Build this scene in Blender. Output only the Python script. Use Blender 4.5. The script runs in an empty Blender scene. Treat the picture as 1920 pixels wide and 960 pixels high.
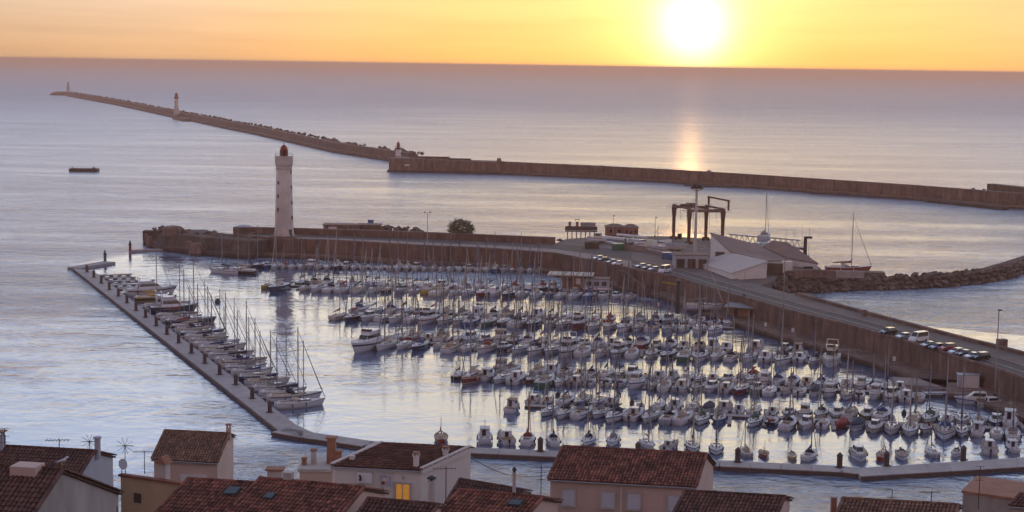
import bpy, bmesh, math, random
from mathutils import Vector, Matrix, noise
random.seed(11)
R = math.radians
S = bpy.context.scene
COL = S.collection

# ------------------------------------------------------------------ camera, world, sun, exposure
FPX, CAMZ = 3000.0, 72.0                      # focal length in pixels of the 1920 wide photograph, eye height
ROLL, EYE_Y = 0.0146, 122.0                   # roll and the row of eye level at the middle of the frame
_p = math.atan((480 - EYE_Y) / FPX)
_f = Vector((0, math.cos(_p), -math.sin(_p))); _u0 = Vector((0, math.sin(_p), math.cos(_p))); _r0 = Vector((1, 0, 0))
_rc = _r0 * math.cos(ROLL) + _u0 * math.sin(ROLL)
_uc = -_r0 * math.sin(ROLL) + _u0 * math.cos(ROLL)
EYE = Vector((0, 0, CAMZ))
cam = bpy.data.cameras.new('camera'); cam.sensor_width = 36; cam.lens = 36 * FPX / 1920
cam.clip_start = 1; cam.clip_end = 200000
camo = bpy.data.objects.new('camera', cam); COL.objects.link(camo); S.camera = camo
m = Matrix((_rc, _uc, -_f)).transposed().to_4x4(); m.translation = EYE; camo.matrix_world = m

def ray(px, py): return _f + _rc * ((px - 960) / FPX) - _uc * ((py - 480) / FPX)
def W(px, py, z=0.0):
    d = ray(px, py); t = (z - CAMZ) / d.z
    return EYE + d * t
def PD(px, py, D):
    d = ray(px, py); return EYE + d * (D / d.y)

SUN = ray(1300, 46).normalized()
SUN_AZ = math.atan2(SUN.x, SUN.y); SUN_EL = math.asin(SUN.z)
world = bpy.data.worlds.new('World'); S.world = world; world.use_nodes = True
nt = world.node_tree; N = nt.nodes; LK = nt.links
bg = N['Background']
def wn(t, **k):
    n = N.new(t)
    for a, b in k.items(): setattr(n, a, b)
    return n
tc = wn('ShaderNodeTexCoord'); sep = wn('ShaderNodeSeparateXYZ'); LK.new(tc.outputs['Generated'], sep.inputs[0])
mx = wn('ShaderNodeMath', operation='MAXIMUM'); LK.new(sep.outputs[2], mx.inputs[0]); mx.inputs[1].default_value = 0.006
cmb = wn('ShaderNodeCombineXYZ'); LK.new(sep.outputs[0], cmb.inputs[0]); LK.new(sep.outputs[1], cmb.inputs[1]); LK.new(mx.outputs[0], cmb.inputs[2])
nrm = wn('ShaderNodeVectorMath', operation='NORMALIZE'); LK.new(cmb.outputs[0], nrm.inputs[0])
sky = wn('ShaderNodeTexSky'); sky.sky_type = 'NISHITA'; sky.sun_disc = False
sky.sun_elevation = R(3.0); sky.sun_rotation = SUN_AZ; sky.altitude = 70
sky.air_density = 1.0; sky.dust_density = 1.0; sky.ozone_density = 1.0
LK.new(nrm.outputs[0], sky.inputs[0])
gam = wn('ShaderNodeGamma'); gam.inputs[1].default_value = 0.37; LK.new(sky.outputs[0], gam.inputs[0])   # film-like shoulder of the whole sky
# thin high veil of cloud streaks
mpn = wn('ShaderNodeMapping'); mpn.inputs['Scale'].default_value = (3, 3, 42); LK.new(nrm.outputs[0], mpn.inputs[0])
cn = wn('ShaderNodeTexNoise'); cn.inputs['Scale'].default_value = 2.6; cn.inputs['Detail'].default_value = 5; LK.new(mpn.outputs[0], cn.inputs[0])
cr = wn('ShaderNodeMapRange'); cr.inputs[1].default_value = .42; cr.inputs[2].default_value = .72; cr.inputs[3].default_value = 1.0; cr.inputs[4].default_value = .90
LK.new(cn.outputs[0], cr.inputs[0])
mul = wn('ShaderNodeVectorMath', operation='SCALE'); LK.new(gam.outputs[0], mul.inputs[0]); LK.new(cr.outputs[0], mul.inputs['Scale'])
# aureole of the rising sun
dt = wn('ShaderNodeVectorMath', operation='DOT_PRODUCT'); LK.new(tc.outputs['Generated'], dt.inputs[0]); dt.inputs[1].default_value = SUN
def aure(col, k):
    a = wn('ShaderNodeMath', operation='SUBTRACT'); LK.new(dt.outputs['Value'], a.inputs[0]); a.inputs[1].default_value = 1.0
    b = wn('ShaderNodeMath', operation='MULTIPLY'); LK.new(a.outputs[0], b.inputs[0]); b.inputs[1].default_value = k
    c = wn('ShaderNodeMath', operation='EXPONENT'); LK.new(b.outputs[0], c.inputs[0])
    v = wn('ShaderNodeVectorMath', operation='SCALE'); v.inputs[0].default_value = col; LK.new(c.outputs[0], v.inputs['Scale'])
    return v
ramp = wn('ShaderNodeValToRGB'); LK.new(mx.outputs[0], ramp.inputs[0])      # low haze dims and reddens the sky towards the horizon
els = [(0.0, (.35, .285, .42)), (.05, (.43, .395, .49)), (.12, (1.0, 1.10, 1.34)), (.32, (.62, .83, 1.34)), (.6, (.46, .55, .80)), (1.0, (.42, .45, .55))]
while len(ramp.color_ramp.elements) < len(els): ramp.color_ramp.elements.new(.5)
for e, (p_, c_) in zip(ramp.color_ramp.elements, els): e.position = p_; e.color = (*c_, 1)
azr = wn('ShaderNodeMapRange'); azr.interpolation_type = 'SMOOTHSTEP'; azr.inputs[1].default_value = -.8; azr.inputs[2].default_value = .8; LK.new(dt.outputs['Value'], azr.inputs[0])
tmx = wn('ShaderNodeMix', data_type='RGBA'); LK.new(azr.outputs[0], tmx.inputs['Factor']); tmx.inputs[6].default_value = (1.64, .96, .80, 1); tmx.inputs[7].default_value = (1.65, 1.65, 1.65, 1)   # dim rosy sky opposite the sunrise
t1 = wn('ShaderNodeVectorMath', operation='MULTIPLY'); LK.new(mul.outputs[0], t1.inputs[0]); LK.new(ramp.outputs[0], t1.inputs[1])
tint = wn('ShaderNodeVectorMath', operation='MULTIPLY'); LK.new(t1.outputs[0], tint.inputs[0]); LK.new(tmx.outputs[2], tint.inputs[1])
snr = wn('ShaderNodeMapRange'); snr.interpolation_type = 'SMOOTHSTEP'; snr.inputs[1].default_value = .94; snr.inputs[2].default_value = .998; LK.new(dt.outputs['Value'], snr.inputs[0])
smx = wn('ShaderNodeMix', data_type='RGBA'); LK.new(snr.outputs[0], smx.inputs['Factor']); smx.inputs[6].default_value = (1, 1, 1, 1); smx.inputs[7].default_value = (1, .86, .55, 1)   # golder towards the sun
t3 = wn('ShaderNodeVectorMath', operation='MULTIPLY'); LK.new(tint.outputs[0], t3.inputs[0]); LK.new(smx.outputs[2], t3.inputs[1]); acc = t3
for col, k in (((2.6, 2.5, 2.0), 1 / .00020), ((1.2, 1.0, .35), 1 / .0010), ((.42, .14, .0), 1 / .016)):
    ad = wn('ShaderNodeVectorMath', operation='ADD'); LK.new(acc.outputs[0], ad.inputs[0]); LK.new(aure(col, k).outputs[0], ad.inputs[1]); acc = ad
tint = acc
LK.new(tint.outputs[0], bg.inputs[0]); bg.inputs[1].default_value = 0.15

sl = bpy.data.lights.new('sun', 'SUN'); sl.energy = 0.006; sl.angle = R(0.6); sl.color = (1.0, .50, .18)
so = bpy.data.objects.new('sun', sl); COL.objects.link(so); so.rotation_euler = (-SUN).to_track_quat('-Z', 'Y').to_euler(); so.location = (0, 0, 200)
S.view_settings.view_transform = 'Standard'; S.view_settings.look = 'None'; S.view_settings.gamma = 1; S.view_settings.exposure = 1.85
S.cycles.use_denoising = True; S.cycles.max_bounces = 4; S.cycles.diffuse_bounces = 2; S.cycles.glossy_bounces = 3; S.cycles.sample_clamp_indirect = 6
S.cycles.caustics_reflective = False; S.cycles.caustics_refractive = False

# ------------------------------------------------------------------ helpers
MATS = {}
def pm(name, rgb, rough=.65, var=.18, scale=.6, metal=0.0, bump=0.0, rnd=0.0, island=0.0, spec=.4, coat=0.0, stretch=None, emit=None, tide=False):
    if name in MATS: return MATS[name]
    mt = bpy.data.materials.new(name); mt.use_nodes = True; t = mt.node_tree; n = t.nodes; b = n['Principled BSDF']
    b.inputs['Roughness'].default_value = rough; b.inputs['Metallic'].default_value = metal
    b.inputs['Specular IOR Level'].default_value = spec; b.inputs['Coat Weight'].default_value = coat
    tcn = n.new('ShaderNodeTexCoord'); src = tcn.outputs['Object']
    if stretch:
        mp = n.new('ShaderNodeMapping'); mp.inputs['Scale'].default_value = stretch; t.links.new(src, mp.inputs[0]); src = mp.outputs[0]
    nz = n.new('ShaderNodeTexNoise'); nz.inputs['Scale'].default_value = scale; nz.inputs['Detail'].default_value = 6; nz.inputs['Roughness'].default_value = .62
    t.links.new(src, nz.inputs['Vector'])
    mr = n.new('ShaderNodeMapRange'); mr.inputs[1].default_value = .3; mr.inputs[2].default_value = .7
    mr.inputs[3].default_value = 1 - var; mr.inputs[4].default_value = 1 + var; t.links.new(nz.outputs[0], mr.inputs[0])
    val = mr.outputs[0]
    def mod(out, amt):
        nonlocal val
        r2 = n.new('ShaderNodeMapRange'); r2.inputs[3].default_value = 1 - amt; r2.inputs[4].default_value = 1 + amt; t.links.new(out, r2.inputs[0])
        q = n.new('ShaderNodeMath'); q.operation = 'MULTIPLY'; t.links.new(val, q.inputs[0]); t.links.new(r2.outputs[0], q.inputs[1]); val = q.outputs[0]
    if tide:
        g2 = n.new('ShaderNodeNewGeometry'); mp2 = n.new('ShaderNodeMapping'); mp2.inputs['Scale'].default_value = (.55, .55, .07); t.links.new(g2.outputs['Position'], mp2.inputs[0])
        n2 = n.new('ShaderNodeTexNoise'); n2.inputs['Scale'].default_value = 1.0; n2.inputs['Detail'].default_value = 7; n2.inputs['Roughness'].default_value = .7; t.links.new(mp2.outputs[0], n2.inputs['Vector'])
        r3 = n.new('ShaderNodeMapRange'); r3.inputs[1].default_value = .40; r3.inputs[2].default_value = .62; r3.inputs[3].default_value = .62; r3.inputs[4].default_value = 1.18; t.links.new(n2.outputs[0], r3.inputs[0])
        sx = n.new('ShaderNodeSeparateXYZ'); t.links.new(g2.outputs['Position'], sx.inputs[0])
        ad2 = n.new('ShaderNodeMath'); ad2.operation = 'MULTIPLY_ADD'; t.links.new(n2.outputs[0], ad2.inputs[0]); ad2.inputs[1].default_value = -.9; t.links.new(sx.outputs[2], ad2.inputs[2])
        r4 = n.new('ShaderNodeMapRange'); r4.inputs[1].default_value = -.1; r4.inputs[2].default_value = .35; r4.inputs[3].default_value = .30; r4.inputs[4].default_value = 1.0; t.links.new(ad2.outputs[0], r4.inputs[0])
        for o_ in (r3.outputs[0], r4.outputs[0]):
            q = n.new('ShaderNodeMath'); q.operation = 'MULTIPLY'; t.links.new(val, q.inputs[0]); t.links.new(o_, q.inputs[1]); val = q.outputs[0]
    if rnd: mod(n.new('ShaderNodeObjectInfo').outputs['Random'], rnd)
    if island: mod(n.new('ShaderNodeNewGeometry').outputs['Random Per Island'], island)
    sc = n.new('ShaderNodeVectorMath'); sc.operation = 'SCALE'; sc.inputs[0].default_value = rgb; t.links.new(val, sc.inputs['Scale'])
    t.links.new(sc.outputs[0], b.inputs['Base Color'])
    if bump:
        bp = n.new('ShaderNodeBump'); bp.inputs['Strength'].default_value = .6; bp.inputs['Distance'].default_value = bump
        t.links.new(nz.outputs[0], bp.inputs['Height']); t.links.new(bp.outputs[0], b.inputs['Normal'])
    if emit:
        b.inputs['Emission Color'].default_value = (*emit[:3], 1); b.inputs['Emission Strength'].default_value = emit[3]
    MATS[name] = mt
    return mt

class MB:
    def __init__(s): s.v = []; s.f = []
    def add(s, vs, fs):
        o = len(s.v); s.v += [tuple(v) for v in vs]; s.f += [tuple(i + o for i in f) for f in fs]; return s
    def box(s, c, d, rz=0.0, top=1.0, topy=None):
        topy = top if topy is None else topy
        x, y, z = d[0] / 2, d[1] / 2, d[2] / 2; cs, sn = math.cos(rz), math.sin(rz); vs = []
        for k, tx, ty in ((-z, 1, 1), (z, top, topy)):
            for a, b in ((-x, -y), (x, -y), (x, y), (-x, y)):
                a *= tx; b *= ty
                vs.append((c[0] + a * cs - b * sn, c[1] + a * sn + b * cs, c[2] + k))
        return s.add(vs, [(3, 2, 1, 0), (4, 5, 6, 7), (0, 1, 5, 4), (1, 2, 6, 5), (2, 3, 7, 6), (3, 0, 4, 7)])
    def tube(s, p, q, r0, r1=None, n=6):
        r1 = r0 if r1 is None else r1
        p = Vector(p); q = Vector(q); d = (q - p).normalized()
        a = d.orthogonal().normalized(); b = d.cross(a); vs = []
        for c, r in ((p, r0), (q, r1)):
            for i in range(n):
                t = 2 * math.pi * i / n; vs.append(c + (a * math.cos(t) + b * math.sin(t)) * r)
        fs = [(i, (i + 1) % n, n + (i + 1) % n, n + i) for i in range(n)] + [tuple(range(n - 1, -1, -1)), tuple(range(n, 2 * n))]
        return s.add(vs, fs)
    def path(s, pts, r, n=5):
        for a, b in zip(pts, pts[1:]): s.tube(a, b, r, r, n)
        return s
    def lathe(s, prof, n=16, c=(0, 0, 0), ph=0.0):
        vs = []; m_ = len(prof)
        for r, z in prof:
            for i in range(n):
                t = 2 * math.pi * i / n + ph; vs.append((c[0] + r * math.cos(t), c[1] + r * math.sin(t), c[2] + z))
        fs = [(k * n + i, k * n + (i + 1) % n, (k + 1) * n + (i + 1) % n, (k + 1) * n + i) for k in range(m_ - 1) for i in range(n)]
        fs += [tuple(range(n - 1, -1, -1)), tuple(range((m_ - 1) * n, m_ * n))]
        return s.add(vs, fs)
    def loft(s, rings, cap=True):
        n = len(rings[0]); vs = [p for r in rings for p in r]
        fs = [(k * n + i, k * n + (i + 1) % n, (k + 1) * n + (i + 1) % n, (k + 1) * n + i) for k in range(len(rings) - 1) for i in range(n)]
        if cap: fs += [tuple(range(n - 1, -1, -1)), tuple(range((len(rings) - 1) * n, len(rings) * n))]
        return s.add(vs, fs)
    def prism(s, top, z0):
        """top: list of 3D points, counter-clockwise; walls drop to z0"""
        n = len(top); vs = list(top) + [(p[0], p[1], z0) for p in top]
        return s.add(vs, [tuple(range(n))] + [(i, n + i, n + (i + 1) % n, (i + 1) % n) for i in range(n)])
    def slab(s, a, b, c, d, th):
        """quad a b c d given thickness along -z"""
        top = [Vector(p) for p in (a, b, c, d)]; bot = [p - Vector((0, 0, th)) for p in top]
        return s.add(top + bot, [(0, 1, 2, 3), (7, 6, 5, 4), (0, 4, 5, 1), (1, 5, 6, 2), (2, 6, 7, 3), (3, 7, 4, 0)])
    def mesh(s, name, mat=None, smooth=False):
        me = bpy.data.meshes.new(name); me.from_pydata(s.v, [], s.f)
        bm = bmesh.new(); bm.from_mesh(me); bmesh.ops.recalc_face_normals(bm, faces=bm.faces); bm.to_mesh(me); bm.free()
        if mat: me.materials.append(mat)
        if smooth:
            for p in me.polygons: p.use_smooth = True
        return me
    def build(s, name, mat, parent=None, smooth=False):
        return link(name, s.mesh(name, mat, smooth), parent)
def link(name, me, parent=None, loc=None, rz=None):
    o = bpy.data.objects.new(name, me); COL.objects.link(o)
    if parent: o.parent = parent
    if loc is not None: o.location = loc
    if rz is not None: o.rotation_euler = (0, 0, rz)
    return o
def tag(o, label=None, cat=None, group=None, kind=None):
    for k, v in (('label', label), ('category', cat), ('group', group), ('kind', kind)):
        if v: o[k] = v
    return o
def thing(name, label, cat, loc=(0, 0, 0), rz=0, group=None):
    o = link(name, None, None, loc, rz); o.empty_display_size = .5
    return tag(o, label, cat, group)
def struct(o): o['kind'] = 'structure'; return o
def offset_line(pts, d):
    """2D polyline offset by d to the left of travel (mitred)"""
    out = []
    for i, p in enumerate(pts):
        a = pts[max(i - 1, 0)]; b = pts[min(i + 1, len(pts) - 1)]
        t = Vector((b[0] - a[0], b[1] - a[1])).normalized(); out.append(Vector((p[0] - t.y * d, p[1] + t.x * d)))
    return out
def sweep(mb, pts, sec):
    """sec: list of (offset to the left of travel, z); the closed section is swept along pts"""
    lines = [offset_line(pts, o) for o, z in sec]
    rings = [[(lines[j][i].x, lines[j][i].y, sec[j][1]) for j in range(len(sec))] for i in range(len(pts))]
    return mb.loft(rings)
def resample(pts, step):
    out = [Vector(pts[0][:2])]
    for a, b in zip(pts, pts[1:]):
        a = Vector(a[:2]); b = Vector(b[:2]); n = max(1, int((b - a).length / step))
        for i in range(1, n + 1): out.append(a.lerp(b, i / n))
    return out
def rock_mesh(name, mat, seed, n=15, sq=.7):
    rg = random.Random(seed); bm = bmesh.new()
    for i in range(n):
        v = Vector((rg.gauss(0, 1), rg.gauss(0, 1), rg.gauss(0, 1))).normalized() * rg.uniform(.75, 1)
        v.z *= sq; bm.verts.new(v)
    r = bmesh.ops.convex_hull(bm, input=bm.verts)
    bmesh.ops.delete(bm, geom=[g for g in r['geom_interior'] if isinstance(g, bmesh.types.BMVert)], context='VERTS')
    me = bpy.data.meshes.new(name); bm.to_mesh(me); bm.free(); me.materials.append(mat); return me

# ------------------------------------------------------------------ materials
M = dict(
    stone=pm('mole_stone', (.185, .108, .082), .85, .34, .16, bump=.15, rnd=.10, tide=True),
    stone2=pm('quay_stone', (.23, .145, .118), .85, .28, .25, bump=.1, tide=True),
    dstone=pm('dark_stone', (.11, .072, .058), .9, .3, .2, bump=.15, tide=True),
    prom=pm('promenade_concrete', (.27, .205, .185), .8, .18, .3),
    asphalt=pm('asphalt', (.085, .066, .058), .85, .25, .25),
    yard=pm('yard_concrete', (.145, .108, .092), .85, .3, .15),
    rock=pm('armour_rock', (.15, .105, .085), .9, .3, .5, rnd=.35),
    white=pm('gelcoat_white', (.66, .65, .66), .28, .07, .8, rnd=.10, spec=.5),
    cream=pm('gelcoat_cream', (.66, .60, .50), .3, .08, .8, rnd=.08, spec=.5),
    navy=pm('hull_navy', (.025, .035, .075), .25, .1, .8, spec=.5),
    blackh=pm('hull_black', (.02, .02, .022), .25, .1, .8, spec=.5),
    redh=pm('hull_red', (.26, .035, .025), .3, .12, .8),
    yellow=pm('hull_yellow', (.55, .38, .07), .35, .1, .8),
    green=pm('hull_green', (.06, .16, .10), .35, .1, .8),
    greyh=pm('hull_grey', (.36, .37, .40), .35, .1, .8),
    blueh=pm('hull_blue', (.07, .15, .34), .3, .1, .8),
    deck=pm('deck_paint', (.62, .61, .60), .55, .1, 2., rnd=.10),
    teak=pm('teak', (.27, .16, .09), .6, .25, 3., stretch=(1, 9, 1)),
    glass=pm('dark_glass', (.02, .024, .03), .08, .1, 1., spec=.8),
    alu=pm('mast_aluminium', (.27, .25, .24), .42, .08, 1., metal=.3, rnd=.25),
    woodmast=pm('mast_wood', (.22, .11, .05), .5, .2, 1.),
    wire=pm('wire', (.12, .11, .11), .5, .05, 1., metal=.5),
    steel=pm('rail_steel', (.55, .54, .53), .25, .05, 1., metal=.8),
    rubber=pm('rubber', (.02, .02, .02), .7, .1, 1.),
    cov_blue=pm('cover_blue', (.05, .08, .22), .8, .15, 4., bump=.03),
    cov_navy=pm('cover_navy', (.025, .03, .06), .8, .15, 4., bump=.03),
    cov_red=pm('cover_red', (.28, .045, .035), .8, .15, 4., bump=.03),
    cov_cream=pm('cover_cream', (.55, .49, .40), .8, .15, 4., bump=.03),
    cov_grey=pm('cover_grey', (.27, .27, .29), .8, .15, 4., bump=.03),
    cov_green=pm('cover_green', (.05, .12, .08), .8, .15, 4., bump=.03),
    cov_yellow=pm('cover_yellow', (.60, .40, .05), .8, .15, 4., bump=.03),
    pont=pm('pontoon_concrete', (.35, .30, .29), .7, .18, .5, rnd=.10),
    pontrim=pm('pontoon_fender', (.12, .075, .06), .8, .2, 1.),
    pile=pm('pile_dark', (.085, .055, .05), .6, .2, 1., rnd=.15),
    wallw=pm('limewash', (.68, .62, .57), .85, .08, .35, rnd=.05),
    wallc=pm('render_cream', (.60, .42, .35), .9, .12, .4, bump=.02),
    wallo=pm('render_ochre', (.48, .34, .21), .9, .15, .4, bump=.02),
    wallg=pm('render_grey', (.36, .30, .27), .92, .28, .5, bump=.03, stretch=(1, 1, .35)),
    wallb=pm('render_bluegrey', (.42, .41, .45), .9, .12, .5),
    roofb=pm('roof_brown', (.24, .165, .135), .85, .15, .3),
    tile=pm('canal_tile', (.205, .075, .048), .85, .42, .8, island=.5),
    tile2=pm('canal_tile_pale', (.21, .11, .07), .88, .30, 1.6, island=.35),
    tile3=pm('canal_tile_dark', (.12, .055, .04), .88, .30, 1.6, island=.35, rnd=.25),
    tileu=pm('tile_bed', (.12, .062, .042), .95, .25, 2.),
    redmetal=pm('red_paint', (.24, .024, .016), .45, .15, .6),
    lightstone=pm('tower_stone', (.56, .49, .43), .85, .2, .25, bump=.05),
    rust=pm('crane_paint', (.13, .055, .035), .6, .2, .6),
    galv=pm('galvanised', (.40, .40, .42), .45, .1, 1., metal=.6),
    brick=pm('house_brick', (.30, .15, .10), .85, .2, .8),
    soil=pm('hill_soil', (.12, .10, .07), .95, .35, .08, bump=.3),
    leaf=pm('foliage', (.075, .075, .03), .8, .35, .5, island=.35),
    bark=pm('bark', (.10, .07, .05), .9, .2, 2.),
    plaster=pm('chimney_plaster', (.50, .44, .40), .9, .15, 1.),
    potter=pm('chimney_terracotta', (.33, .15, .09), .85, .2, 1.),
    shutter=pm('roller_shutter', (.58, .58, .62), .6, .05, 1.),
    iron=pm('dark_iron', (.045, .04, .04), .55, .15, 1.),
    litwin=pm('lit_curtain', (.5, .25, .06), .7, .35, 5., emit=(1., .42, .06, .07)),
)
COVER = {'blue': 'cov_blue', 'navy': 'cov_navy', 'red': 'cov_red', 'cream': 'cov_cream', 'grey': 'cov_grey', 'green': 'cov_green', 'yellow': 'cov_yellow'}
HULLC = {'white': 'white', 'cream': 'cream', 'navy': 'navy', 'black': 'blackh', 'red': 'redh', 'yellow': 'yellow', 'green': 'green', 'grey': 'greyh', 'blue': 'blueh'}

# ------------------------------------------------------------------ the sea
PL_O = [(137, 503), (193, 551), (266, 608), (324, 656), (400, 715), (427, 737), (524, 810)]
WALK = [(524, 806), (580, 816), (632, 823), (690, 832), (881, 843.5), (1048, 851), (1350, 868.5), (1580, 879.5), (1612, 883)]
def sea_material():
    mt = bpy.data.materials.new('sea_water'); mt.use_nodes = True; t = mt.node_tree; n = t.nodes; L = t.links.new; b = n['Principled BSDF']
    g = n.new('ShaderNodeNewGeometry'); P = g.outputs['Position']
    def math_(op, a, c=None, cl=False):
        q = n.new('ShaderNodeMath'); q.operation = op; q.use_clamp = cl
        for i, x in enumerate((a, c)):
            if x is None: continue
            if isinstance(x, (int, float)): q.inputs[i].default_value = x
            else: L(x, q.inputs[i])
        return q.outputs[0]
    def nz(scale, det, rough=.55, dist=0.0, rot=0.0):
        mp = n.new('ShaderNodeMapping'); mp.inputs['Scale'].default_value = scale; mp.inputs['Rotation'].default_value = (0, 0, rot); L(P, mp.inputs[0])
        q = n.new('ShaderNodeTexNoise'); q.inputs['Scale'].default_value = 1; q.inputs['Detail'].default_value = det
        q.inputs['Roughness'].default_value = rough; q.inputs['Distortion'].default_value = dist; L(mp.outputs[0], q.inputs[0]); return q.outputs[0]
    def mr(x, a, c, d, e, smooth=True):
        q = n.new('ShaderNodeMapRange'); q.interpolation_type = 'SMOOTHSTEP' if smooth else 'LINEAR'
        for i, y in enumerate((a, c, d, e)): q.inputs[i + 1].default_value = y
        L(x, q.inputs[0]); return q.outputs[0]
    def half(a, c, soft):          # 1 on the left of the line a->c
        a = Vector(a[:2]); c = Vector(c[:2]); d = (c - a).normalized(); nn = Vector((-d.y, d.x, 0))
        q = n.new('ShaderNodeVectorMath'); q.operation = 'DOT_PRODUCT'; L(P, q.inputs[0]); q.inputs[1].default_value = nn
        return mr(math_('SUBTRACT', q.outputs['Value'], nn.x * a.x + nn.y * a.y), -soft, soft, 0, 1)
    inner = half(W(*PL_O[-1]), W(*PL_O[0]), -1.5 if 0 else 1.5)
    inner = math_('SUBTRACT', 1.0, inner)                                   # right of the long pontoon
    near = half(W(690, 832), W(1580, 880), 1.5)
    marina = math_('MULTIPLY', inner, near)
    far = half(W(1180, 560), W(440, 492), 3); marina = math_('MULTIPLY', marina, math_('SUBTRACT', 1.0, math_('SUBTRACT', 1.0, far)))
    tipc = half(W(120, 500), W(290, 462), 6); marina = math_('MULTIPLY', marina, math_('SUBTRACT', 1.0, tipc))
    streak = nz((.0045, .026, 1), 10, .68, .5, .06)          # long wind lanes
    patch = nz((.010, .022, 1), 3, .5, .8, -.12)
    # sheltered water left of the pontoon, close under the town
    q = n.new('ShaderNodeSeparateXYZ'); L(P, q.inputs[0])
    shelter = math_('MULTIPLY', mr(q.outputs[1], 370, 520, 1, 0), mr(q.outputs[0], -75, -30, 1, 0))
    shelter = math_('MULTIPLY', shelter, mr(patch, .28, .46, 0.72, 1))
    openw = math_('SUBTRACT', 1.0, math_('MAXIMUM', marina, shelter), True)
    amp = math_('MULTIPLY', mr(streak, .36, .66, .22, 1.75), mr(openw, 0, 1, .12, 1.0, False))
    w1 = nz((.42, .60, 1), 5, .6, .3, .25); w2 = nz((.06, .12, 1), 3, .5, .4, .15); w3 = nz((1.1, 2.0, 1), 3, .6, .2, .3)
    w4 = nz((.17, .22, 1), 3, .55, .5, -.2)
    h = math_('ADD', math_('MULTIPLY', w1, .6), math_('ADD', math_('MULTIPLY', w2, 1.2), math_('ADD', math_('MULTIPLY', w3, .14), math_('MULTIPLY', w4, 1.9))))
    w5 = nz((.05, .052, 1), 3, .6, .6, .5)
    h = math_('ADD', h, math_('MULTIPLY', w5, 3.4))
    h = math_('MULTIPLY', math_('SUBTRACT', h, 3.62), amp)
    bp = n.new('ShaderNodeBump'); bp.inputs['Strength'].default_value = 1; bp.inputs['Distance'].default_value = .85; L(h, bp.inputs['Height']); L(bp.outputs[0], b.inputs['Normal'])
    b.inputs['Base Color'].default_value = (.06, .10, .19, 1)
    b.inputs['IOR'].default_value = 3.8
    L(math_('ADD', mr(openw, 0, 1, .05, .17, False), mr(q.outputs[1], 600, 3000, 0, .26, False)), b.inputs['Roughness'])
    return mt
mb = MB()
rings = [0, 150, 400, 800, 1500, 3000, 8000, 20000, 60000]; ns = 48
vs = [(0, 300, 0)]; fs = []
for r in rings[1:]: vs += [(r * math.cos(2 * math.pi * i / ns), 300 + r * math.sin(2 * math.pi * i / ns), 0) for i in range(ns)]
fs += [(0, 1 + i, 1 + (i + 1) % ns) for i in range(ns)]
for k in range(len(rings) - 2):
    a = 1 + k * ns; fs += [(a + i, a + ns + i, a + ns + (i + 1) % ns, a + (i + 1) % ns) for i in range(ns)]
mb.add(vs, fs); struct(mb.build('sea', sea_material()))

# ------------------------------------------------------------------ hillside under the town
mb = MB()
prof = [(-60, 72.5), (0, 68), (30, 60), (60, 50), (92, 39), (130, 29), (170, 15), (205, 3), (222, -1.5)]
xs = [-190, -120, -70, -35, 0, 35, 70, 120, 190]
vs = []
for y, z in prof:
    for x in xs: vs.append((x, y + 6 * noise.noise((x * .03, y * .03, 1)), z - (.6 + .5 * noise.noise((x * .05, y * .05, 4)) if y < 200 else 0)))
k = len(xs)
mb.add(vs, [(j * k + i, j * k + i + 1, (j + 1) * k + i + 1, (j + 1) * k + i) for j in range(len(prof) - 1) for i in range(k - 1)])
struct(mb.build('hillside', M['soil']))

# ------------------------------------------------------------------ outer breakwater
BL = [W(*p) for p in ((752, 306), (619, 285), (480, 253), (415, 240), (370, 230), (302, 216), (215, 197), (125, 180.5))]
bw = thing('breakwater', 'long stone breakwater running out to the lighthouse in the far left distance', 'breakwater')
pts = resample(BL, 60)
sweep(MB(), pts, [(0, -2), (0, 2.4), (-.2, 2.5), (-5, 2.6), (-5.4, 7.2), (-9, 7.4), (-9.4, 5.0), (-14, 4.4), (-24, -2)]).build('wall', M['stone'], bw)
rocks = [rock_mesh('armour_block', M['rock'], s, 12, .9) for s in range(4)]
big = MB(); ln = offset_line(resample(BL, 5), -15); cnt = 0
rg = random.Random(5)
allr = []
for i, p in enumerate(ln):
    for j in range(3):
        q = p + Vector((rg.uniform(-5, 5), rg.uniform(-5, 5))); D = q.y
        allr.append((D, q, rg.uniform(1.1, 2.4), rg.uniform(3.4, 6.3) if rg.random() < .75 else 7.0, rg.uniform(0, 6.28), rg.randrange(4)))
allr.sort(key=lambda a: a[0])
for c, (D, q, s, z, a, k) in enumerate(allr):
    if c < 140:
        o = link('armour_block', rocks[k], bw, (q.x, q.y, z), a); o.scale = (s * 1.2, s, s)
    else:
        me = rocks[k]; ca, sa = math.cos(a), math.sin(a)
        big.add([(q.x + s * (v.co.x * ca - v.co.y * sa), q.y + s * (v.co.x * sa + v.co.y * ca), z + s * v.co.z) for v in me.vertices], [tuple(p.vertices) for p in me.polygons])
o = big.build('armour_rubble', M['rock'], bw); o['kind'] = 'stuff'
# round head at the tip and the lighthouse platform
tip = W(122, 179)
MB().lathe([(30, -2), (27, 2.5), (22, 5.5), (15, 7.0)], 14, (tip.x - 8, tip.y + 22, 0)).build('pier_head', M['stone'], bw)
pl = W(338, 226); d = (BL[4] - BL[5]).normalized(); az = math.atan2(d.y, d.x)
MB().box((pl.x + 4, pl.y + 14, .3), (76, 20, 4.6), az).box((pl.x + 10, pl.y + 22, 3.5), (40, 10, 3.0), az).build('lighthouse_platform', M['stone'], bw)

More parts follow.
